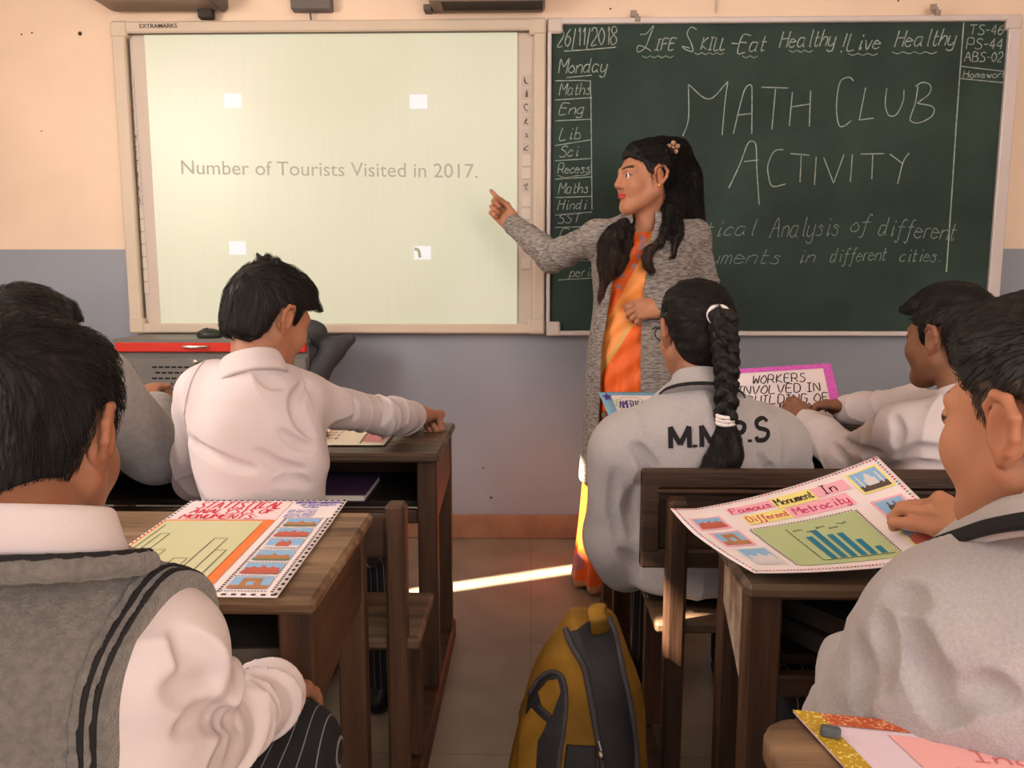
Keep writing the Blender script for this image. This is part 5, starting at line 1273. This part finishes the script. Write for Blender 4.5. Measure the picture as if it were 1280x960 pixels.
def monument_print(S, parent, u0, v0, u1, v1, kind, rim=None, sk=0.0):
    q = MB(); f = lambda a, b: (u0+(u1-u0)*a+sk*b, v0+(v1-v0)*b)
    if rim: S.quad(q, u0-.012, v0-.018, u1+.012, v1+.018, .0010, 4, 4, sk)
    S.quad(q, u0, v0, u1, v1, .0013, 4, 0, sk); S.quad(q, u0+sk*.72, v0+(v1-v0)*.72, u1+sk*.72, v1, .0015, 4, 1, sk*.28)
    e = .0017; P = lambda *pts: S.poly(q, [f(a, b) for a, b in pts], e, 2)
    if kind == 0:                                    # dome with two towers
        P((.30,.78),(.30,.45),(.38,.42),(.40,.30),(.5,.15),(.60,.30),(.62,.42),(.70,.45),(.70,.78)); P((.12,.80),(.12,.25),(.15,.18),(.18,.25),(.18,.80)); P((.82,.80),(.82,.25),(.85,.18),(.88,.25),(.88,.80))
    elif kind == 1:                                  # long low fort wall
        P((.05,.85),(.05,.45),(.20,.45),(.20,.36),(.30,.36),(.30,.45),(.44,.45),(.44,.28),(.56,.28),(.56,.45),(.70,.45),(.70,.36),(.80,.36),(.80,.45),(.95,.45),(.95,.85))
    elif kind == 2:                                  # arched gateway
        P((.25,.88),(.25,.25),(.40,.25),(.40,.88)); P((.60,.88),(.60,.25),(.75,.25),(.75,.88)); P((.25,.42),(.25,.15),(.75,.15),(.75,.42)); 
    elif kind == 3:                                  # palace with turrets
        P((.06,.85),(.06,.52),(.14,.42),(.22,.52),(.40,.52),(.5,.30),(.60,.52),(.78,.52),(.86,.42),(.94,.52),(.94,.85)); 
    else:
        P((.30,.85),(.30,.40),(.36,.34),(.36,.16),(.42,.16),(.42,.34),(.58,.34),(.58,.16),(.64,.16),(.64,.34),(.70,.40),(.70,.85))
    return q
def put_print(S, parent, u0, v0, u1, v1, kind, wall, ground=None, rim=None, sk=0.0):
    q = monument_print(S, parent, u0, v0, u1, v1, kind, rim, sk); q.build('picture_print', None, parent, mats=[m_sky, ground or m_grass, wall, m_dkp, rim or m_paper])
# bar chart poster on the worn desk
fl, fr, nr, nl = atz(240,626,.702), atz(435,626,.702), atz(346,748,.703), atz(165,692,.702); nl = nl+(nl-fl)*.56; nl[0] = nr[0]-(fr[0]-fl[0])
t = thing('poster', 'white poster with red title and orange bordered bar chart lying on the worn desk', 'poster', tuple((fl+nr)/2-V(0,0,.001)))
S = Sheet(fl, fr, nr, nl, lambda u, v: V(0,0,.0015+.012*max(0, v-.86)**1.2*0+.016*max(0,u-.9)*max(0,.3-v)*3))
S.paper('paper', m_paper, t)
q = MB(); S.edge_marks(q, 26, .016, .010, .0008, 'tr', .006); S.edge_marks(q, 34, .016, .010, .0008, 'l', .006); S.edge_marks(q, 22, .016, .012, .0008, 'b', .008); q.build('dashed_border', m_kblack, t)
q = MB(); S.quad(q, .03,.03,.66,.265,.0008); q.build('title_strip', ink('pale_pink_paper',244,216,220), t)
q = MB(); S.text(q, 'STATISTICAL', .10,.125,.62,.085,.0044,.0014,.12); S.text(q, 'ANALYSIS OF', .10,.195,.60,.058,.0038,.0014,.12,seed=3); S.text(q, 'MONUMENTS:', .08,.262,.52,.052,.0036,.0014,.12,seed=5); q.build('title_lettering', m_kred, t)
q = MB(); S.text(q, 'DIFFERENT MONUMENTS', .69,.055,.97,.022,.0022,.0012,.1); S.text(q, 'OF DIFFERENT', .73,.090,.95,.018,.0018,.0012,.1); S.text(q, 'CITIES', .76,.118,.85,.015,.0016,.0012,.1)
for k in range(5): S.text(q, ('red fort delhi','taj mahal agra','india gate','gateway mumbai','char minar')[k], .69,.155+k*.022,.86,.012,.0010,.0012,.1)
q.build('subtitle_lettering', m_kblue, t)
q = MB(); S.quad(q, .015,.275,.66,.945,.0009,10); panel = q.build('orange_mount', m_orange, t)
q = MB(); S.quad(q, .03,.295,.60,.905,.0018,10); q.build('bar_chart_panel', m_green, panel)
q = MB()
for u, v0, w in ((.10,.45,.05),(.18,.62,.06),(.335,.70,.07),(.43,.50,.07),(.50,.62,.06)): S.stroke(q, [(u,.87),(u,v0),(u+w,v0),(u+w,.87)], .0014, .0024)
S.stroke(q, [(.06,.87),(.58,.87)], .0014, .0024); S.stroke(q, [(.06,.35),(.06,.87)], .0014, .0024); q.build('chart_lines', m_pen, panel)
q = MB(); [S.text(q, w, .08+k*.1,.892,.08+k*.1+.075,.012,.0010,.0024) for k, w in enumerate(('agra','delhi','mumbai','jaipur','hyd'))]; q.build('chart_lettering', ink('green_ink',70,130,70), panel)
for k, (kd, wl_, gr) in enumerate(((3,m_stone,m_grass),(1,m_brick,m_brick),(4,m_brick,m_marble),(3,m_stone,m_grass),(1,m_brick,m_brick),(2,m_stone,m_stone))): put_print(S, t, .735,.262+k*.118,.925,.262+k*.118+.092, kd, wl_, gr)
q = MB()
for k in range(7): S.edge_marks(q, 1, 0,0,0,'') or [S.quad(q, .725+.215*i/14,.250+k*.118,.725+.215*(i+.5)/14,.256+k*.118,.0010,1) for i in range(14)]
for uu in (.705,.955):
    for k in range(44): S.quad(q, uu,.25+k*.0165,uu+.014,.25+k*.0165+.008,.0010,1)
q.build('dashed_frame', m_kblack, t)
# raised poster held by the boy on the right
fl, fr, nr, nl = atz(838,640,.722), at(1096,570,1.42), at(1222,694,1.10), atz(943,716,.716)
t = thing('poster', 'raised poster with dotted border, pink and yellow title and blue bar chart', 'poster', tuple((fl+nr)/2))
S = Sheet(fl, fr, nr, nl, lambda u, v: V(0,0,-.014*4*u*(1-u)*(1-.5*v)+.018*max(0,.12-u)*8*max(0,.4-v))+V(-.018,-.004,0)*(4*v*(1-v))*max(0,.5-u)*1.2)
S.paper('paper', m_paper, t, 32)
q = MB(); S.edge_marks(q, 62, .010, .012, .0008, 'tb', .018, (0,1,0,0,2)); S.edge_marks(q, 36, .009, .016, .0008, 'lr', .015, (0,0,1,2)); q.build('dotted_border', None, t, mats=[m_mag, m_teal, m_dkp])
q = MB(); S.quad(q, .24,.10,.46,.20,.0008); S.quad(q, .64,.10,.80,.22,.0008); S.quad(q, .47,.24,.76,.38,.0008); q.build('pink_highlight', m_pinkp, t)
q = MB(); S.quad(q, .45,.09,.64,.235,.0009); S.quad(q, .27,.24,.47,.37,.0009); q.build('yellow_highlight', m_yel, t)
q = MB(); S.text(q, 'Famous', .25,.19,.43,.075,.0022,.0014,.1); S.text(q, 'Different', .28,.34,.46,.075,.0020,.0014,.1)
S.text(q, 'Metrocity', .49,.35,.74,.085,.0022,.0014,.1); q.build('title_lettering', m_mag, t)
q = MB(); S.text(q, 'Monument', .46,.20,.63,.09,.0022,.0014,.1); S.text(q, 'In', .68,.20,.74,.10,.0024,.0014,.1); q.build('title_lettering', m_kblack, t)
q = MB(); S.quad(q, .25,.44,.72,.93,.0009,10); panel = q.build('bar_chart_panel', m_green2, t)
q = MB(); [S.quad(q, .42+k*.045,.88-h,.42+k*.045+.028,.88,.0016,3) for k, h in enumerate((.26,.32,.25,.25,.16,.07))]; q.build('chart_bars', ink('blue_bar',44,120,150), panel)
q = MB(); S.stroke(q, [(.38,.50),(.38,.89),(.70,.89)], .0014, .0016); [S.text(q, w, .40+k*.05,.54+(k%2)*.03,.44+k*.05,.018,.0008,.0016) for k, w in enumerate(('delhi','agra','goa','pune','hyd'))]
[S.stroke(q, [(.375,.52+.04*k),(.385,.52+.04*k)], .001, .0016) for k in range(9)]; q.build('chart_lines', m_pen, panel)
q = MB(); S.edge_marks(q, 1,0,0,0,'') ; [S.quad(q, .25+.47*k/34,.425,.25+.47*(k+.5)/34,.437,.0010,1) for k in range(34)]; [S.quad(q, .238,.44+.49*k/26,.246,.44+.49*(k+.5)/26,.0010,1) for k in range(26)]; [S.quad(q, .724,.44+.49*k/26,.732,.44+.49*(k+.5)/26,.0010,1) for k in range(26)]; q.build('dotted_frame', m_dkp, panel)
for u0, v0, u1, v1, kd, wl_, rim in ((.055,.20,.175,.36,1,m_brick,m_pinkp),(.07,.44,.185,.62,2,m_stone,m_pinkp),(.085,.69,.205,.88,3,m_marble,m_marble),(.83,.09,.955,.30,0,m_marble,m_yel),(.82,.42,.94,.60,4,m_dkp,m_pinkp),(.81,.70,.92,.85,1,m_brick,m_yel)): put_print(S, t, u0, v0, u1, v1, kd, wl_, m_dkp if kd in (0,4) else wl_, rim)
# pink bordered poster leaning on the far desk
TL, TR, BR, BL = at(914,462,2.56), at(1038,454,2.56), at(1056,526,2.42), at(906,530,2.42)
t = thing('poster', 'pink bordered poster with a black heading about workers, propped on the far desk', 'poster', tuple((BL+BR)/2))
S = Sheet(TL, TR, BR, BL); S.paper('paper', m_paper, t, 12)
m_pinkb = mat('pink_glitter_border', lin(214,98,196), .6, .2, 220)
q = MB(); S.quad(q, 0,0,1,.085,.0008); S.quad(q, .915,.085,1,1,.0008); S.quad(q, 0,.085,.06,1,.0008); q.build('pink_border', m_pinkb, t)
q = MB()
for k, (w, a, b, sz) in enumerate((('WORKERS',.22,.72,.15),('INVOLVED IN',.08,.84,.15),('BUILDING OF',.17,.90,.15),('MONUMENT',.06,.90,.17))): S.text(q, w, a, .30+k*.185, b, sz, .0034 if k < 3 else .0044, .0012, .1, seed=k)
q.build('heading_lettering', m_kblack, t)
# blue bordered poster at the far desk's left end
TL, TR, BR, BL = at(748,490,2.50), at(862,490,2.56), at(868,530,2.36), at(763,524,2.31)
t = thing('poster', 'pale blue edged poster with purple lettering on the desk beside the teacher', 'poster', tuple((BL+BR)/2))
S = Sheet(TL, TR, BR, BL); S.paper('paper', ink('pale_blue_card',120,170,202), t, 12)
q = MB(); S.quad(q, .12,.14,.98,.80,.0008); q.build('white_panel', m_paper, t); q = MB(); S.quad(q, .12,.80,.98,.90,.0008); S.quad(q, .14,.30,.46,.62,.001); q.build('tinted_strip', ink('pale_yellow_blue',214,222,196), t)
q = MB(); S.text(q, 'AMERICA', .17,.60,.45,.26,.0042,.0014,.2); S.poly(q, [(.07+.055*(1 if i % 2 == 0 else .45)*math.sin(i*math.pi/5), .2-.17*(1 if i % 2 == 0 else .45)*math.cos(i*math.pi/5)) for i in range(10)], .0014); q.build('purple_lettering', ink('purple_ink',84,50,150), t)
q = MB(); S.stroke(q, [(.31+.17*math.cos(a)*(1+.08*math.sin(9*a)), .46+.26*math.sin(a)*(1+.08*math.sin(9*a))) for a in np.linspace(0, 2*math.pi, 40)], .0024, .0012); S.text(q, 'CITY', .56,.50,.80,.24,.0036,.0014); q.build('cloud_outline', ink('olive_ink',110,150,60), t)
# printed sheet on the front left desk
NL, NR, FR, FL = atz(330,557,.703), atz(480,557,.703), atz(497,538,.703), atz(352,533,.703)
t = thing('poster', 'cream sheet with magenta notes and a pink picture under the leaning boy\'s arm', 'poster', tuple((NL+FR)/2-V(0,0,.002)))
S = Sheet(FL, FR, NR, NL, lambda u, v: V(0,0,.002+.006*math.sin(math.pi*u)*math.sin(math.pi*v))); S.paper('paper', ink('cream_paper',232,224,204), t, 16)
q = MB(); [S.text(q, w, .36+.02*(k%2),.30+k*.16,.58,.10,.0032,.0012,.2) for k, w in enumerate(('ten marks','total','chart','fort'))]; q.build('magenta_notes', ink('magenta_ink_faded',150,60,100), t)
q = MB(); S.quad(q, .80,.18,.97,.86,.0010); pp = q.build('pink_picture', ink('pink_print',208,140,140), t); q = MB(); S.stroke(q, [(.79,.06),(.79,.94)], .003, .0012); S.stroke(q, [(.84,.5),(.88,.3),(.93,.5),(.95,.7)], .006, .0014); q.build('picture_lines', m_dkp, pp)
# coloured paper corners on the right
for lab, pts, Y, colr in (('yellow paper corner sticking up behind the white shirted boy\'s arm', ((1095,500),(1118,503),(1114,516),(1098,512)), 2.45, (206,208,130)), ('small pink folded paper corner beside the boy holding the raised poster', ((1211,614),(1242,622),(1240,634),(1220,632)), 1.36, (222,120,184))):
    p = [at(x, y, Y) for x, y in pts]; p[2] = V(p[2][0], Y+.03, .704); p[3] = V(p[3][0]-.02, Y+.02, .704); p = [p[0], p[1]+V(0,.02,0), p[2]+V(.05,.02,0), p[3]]
    t = thing('paper_sheet', lab, 'paper', tuple(p[3])); Sheet(*p).paper('paper', ink('coloured_paper', *colr), t, 6)
# glitter bordered poster on the nearest desk
o = atz(991,891,.7015); ux = nrm(atz(1240,915,.7015)-o); uy = nrm(atz(1056,962,.7015)-o)
t = thing('poster', 'pink poster with yellow and orange glitter borders on the nearest desk corner', 'poster', tuple(o))
S = Sheet(o, o+ux*.60, o+ux*.60+uy*.40, o+uy*.40, lambda u, v: V(0,0,.0015)); S.paper('paper', ink('pale_lilac_paper',226,206,220), t, 16)
def glitter(n, c1, c2):
    m = mat(n, c1, .35, .1, 10, metal=.3, spec=.6); nt = m.node_tree; b = nt.nodes['Principled BSDF']; vo = nt.nodes.new('ShaderNodeTexVoronoi'); vo.inputs['Scale'].default_value = 420
    tc = nt.nodes['Texture Coordinate']; nt.links.new(tc.outputs['Object'], vo.inputs['Vector']); mx = nt.nodes.new('ShaderNodeMix'); mx.data_type = 'RGBA'; mx.inputs['A'].default_value = (*c1,1); mx.inputs['B'].default_value = (*c2,1)
    sp = nt.nodes.new('ShaderNodeSeparateColor'); nt.links.new(vo.outputs['Color'], sp.inputs[0]); mr = nt.nodes.new('ShaderNodeMapRange'); mr.inputs[1].default_value = .72; mr.inputs[2].default_value = .95; nt.links.new(sp.outputs[0], mr.inputs[0]); nt.links.new(mr.outputs[0], mx.inputs['Factor']); nt.links.new(mx.outputs['Result'], b.inputs['Base Color'])
    bp = nt.nodes.new('ShaderNodeBump'); bp.inputs['Strength'].default_value = .6; bp.inputs['Distance'].default_value = .001; nt.links.new(sp.outputs[1], bp.inputs['Height']); nt.links.new(bp.outputs[0], b.inputs['Normal']); return m
q = MB(); S.quad(q, .035,0,1,.055,.0010); q.build('orange_glitter_border', glitter('orange_glitter', lin(204,92,44), lin(250,190,140)), t)
q = MB(); S.quad(q, 0,-.004,.042,1,.0012); q.build('yellow_glitter_border', glitter('yellow_glitter', lin(206,166,30), lin(255,236,150)), t)
q = MB(); S.quad(q, .125,.075,1,1,.0009); q.build('pink_sheet', ink('pink_paper',240,178,178), t)
q = MB(); S.text(q, 'Indian Monuments', .22,.16,.70,.045,.0022,.0014,.2); [S.text(q, w, .17,.23+.06*k,.75,.032,.0016,.0014,.2,seed=k) for k, w in enumerate(('In different cities we see','number of tourists visited','the monuments in last year'))]; q.build('faint_lettering', ink('faded_red_ink',206,120,124), t)
F = Field(); c = atz(1038,920,.7045); Re = rotz(D2R(-22)); F.box(c+V(0,0,.0045), (.0095,.0055,.005), .003, R=Re); tag(sdf_obj('eraser', F, .0015, ink('grey_rubber',84,90,96), None), 'small dark grey eraser on the glitter bordered poster', 'eraser')
# ---------------------------------------------------------------- backpack in the aisle
def polysd(q, poly):
    p = np.array(poly); n = len(p); d = np.full(len(q), 1e9); ins = np.zeros(len(q), bool)
    for i in range(n):
        a, b = p[i], p[(i+1) % n]; e = b-a; w = q-a; t_ = np.clip((w@e)/max(e@e, 1e-12), 0, 1); d = np.minimum(d, np.linalg.norm(w-t_[:, None]*e, axis=1))
        c = ((a[1] > q[:,1]) != (b[1] > q[:,1])) & (q[:,0] < (b[0]-a[0])*(q[:,1]-a[1])/np.where(b[1]-a[1] == 0, 1e-9, b[1]-a[1])+a[0]); ins ^= c
    return np.where(ins, -d, d)
m_bagy = mat('mustard_nylon', lin(142,104,30), .75, .25, 9, .5, 40, .3); m_bagk = mat('black_nylon', lin(44,42,46), .6, .2, 14, .4, 60, .35); m_zip = mat('dark_grey_zip_tape', lin(74,70,74), .55, .1, 40)
bag = thing('backpack', 'mustard yellow and black backpack standing on the aisle floor', 'backpack', (.09, 1.49, 0))
def bx(px, py, Y=1.42): return at(px, py, Y)
B = Field(); tl = rotx(D2R(-13)); b0 = V(.095,1.44,0)
B.frame(tl@rotz(D2R(-6)), b0); B.loft([(-.005,0,0,.135,.10), (.08,0,-.005,.14,.112), (.22,0,-.005,.132,.108), (.36,.01,.0,.108,.088), (.45,.022,.01,.074,.066), (.50,.028,.016,.048,.045)], 0, pw=2.6, cap=.03)
B.frame(); B.disp(lambda P: .006*noise(P, 17, 91, 6)+.004*(1-2*np.abs(np.sin(noise(P*np.array([1.4,1,.5]), 18, 92, 5)*2)))); B.cut(lambda q: .0008-q[:,2], .003)
sdf_obj('bag_body', B, .0042, m_bagy, bag)
def on_bag(px, py, lift=.002):
    r = nrm(ray(px, py)); p = V(0,0,CAM_H)+r*1.1
    for _ in range(90): p = p+r*np.clip(B(p[None], mar=2)[0]*.7, -.02, .06)
    return p-r*lift
def patch(name, pix, m, par, g=.004):
    W = np.array([on_bag(x, y, 0)[[0,2]] for x, y in pix]); cyb = np.mean([on_bag(x, y, 0)[1] for x, y in pix]); G = B.copy(); G.infl(g); G.frame(); G.cut(lambda q: polysd(q[:, [0,2]], W)*.9, .003); G.cut(lambda q: q[:,1]-(cyb+.09), .002); return sdf_obj(name, G, .0032, m, par)
fp = patch('front_panel', [(708,790),(735,776),(768,778),(776,810),(788,860),(797,930),(797,990),(752,1000),(742,900),(728,830),(712,806)], m_bagk, bag)
def zipper(pix, par, r=.0065):
    q = MB(); q.tube(crom([on_bag(x, y, .004) for x, y in pix], 6), r, 8); return q.build('zipper', m_zip, par, True)
zipper([(707,786),(714,806),(729,832),(736,860),(744,905),(752,950),(756,990)], fp); zipper([(762,772),(771,800),(779,840),(788,880),(795,930),(797,985)], fp)
pk = patch('side_pocket', [(660,870),(676,846),(694,838),(706,850),(708,890),(702,930),(695,990),(650,990),(652,920)], m_bagk, bag, .006)
patch('pocket_flap', [(672,862),(684,848),(697,846),(701,862),(690,892),(676,878)], m_bagy, pk, .009); patch('pocket_front', [(652,884),(664,880),(684,900),(672,925),(668,990),(645,990),(648,910)], m_bagy, pk, .009)
zipper([(661,868),(676,846),(692,840),(704,850),(707,885),(700,940),(694,985)], pk, .005); zipper([(664,870),(676,884),(688,896)], pk, .004)
q = MB(); q.tube([on_bag(748+2*k, 926+7*k, .008) for k in range(4)], .0028, 8); p = on_bag(751, 944, .012); q.lathe(p, [(.001,-.007),(.006,-.006),(.006,.006),(.001,.007)], 10); q.build('zip_puller', mat('silver_metal', lin(190,188,180), .3, metal=1), fp, True)
pb = patch('base_panel', [(708,930),(745,932),(748,1000),(700,1000)], m_bagk, bag, .005)
lp = [on_bag(741,795,.003), bx(738,778,1.455), bx(735,766,1.475), bx(737,758,1.49), bx(741,756,1.515), bx(744,764,1.54)]; rp = [on_bag(763,789,.003), bx(760,774,1.455), bx(757,763,1.475), bx(758,757,1.49), bx(758,756,1.515), bx(758,764,1.54)]
strip('carry_handle', lp, rp, .005, m_bagy, bag, 0, 1, 0, .003)
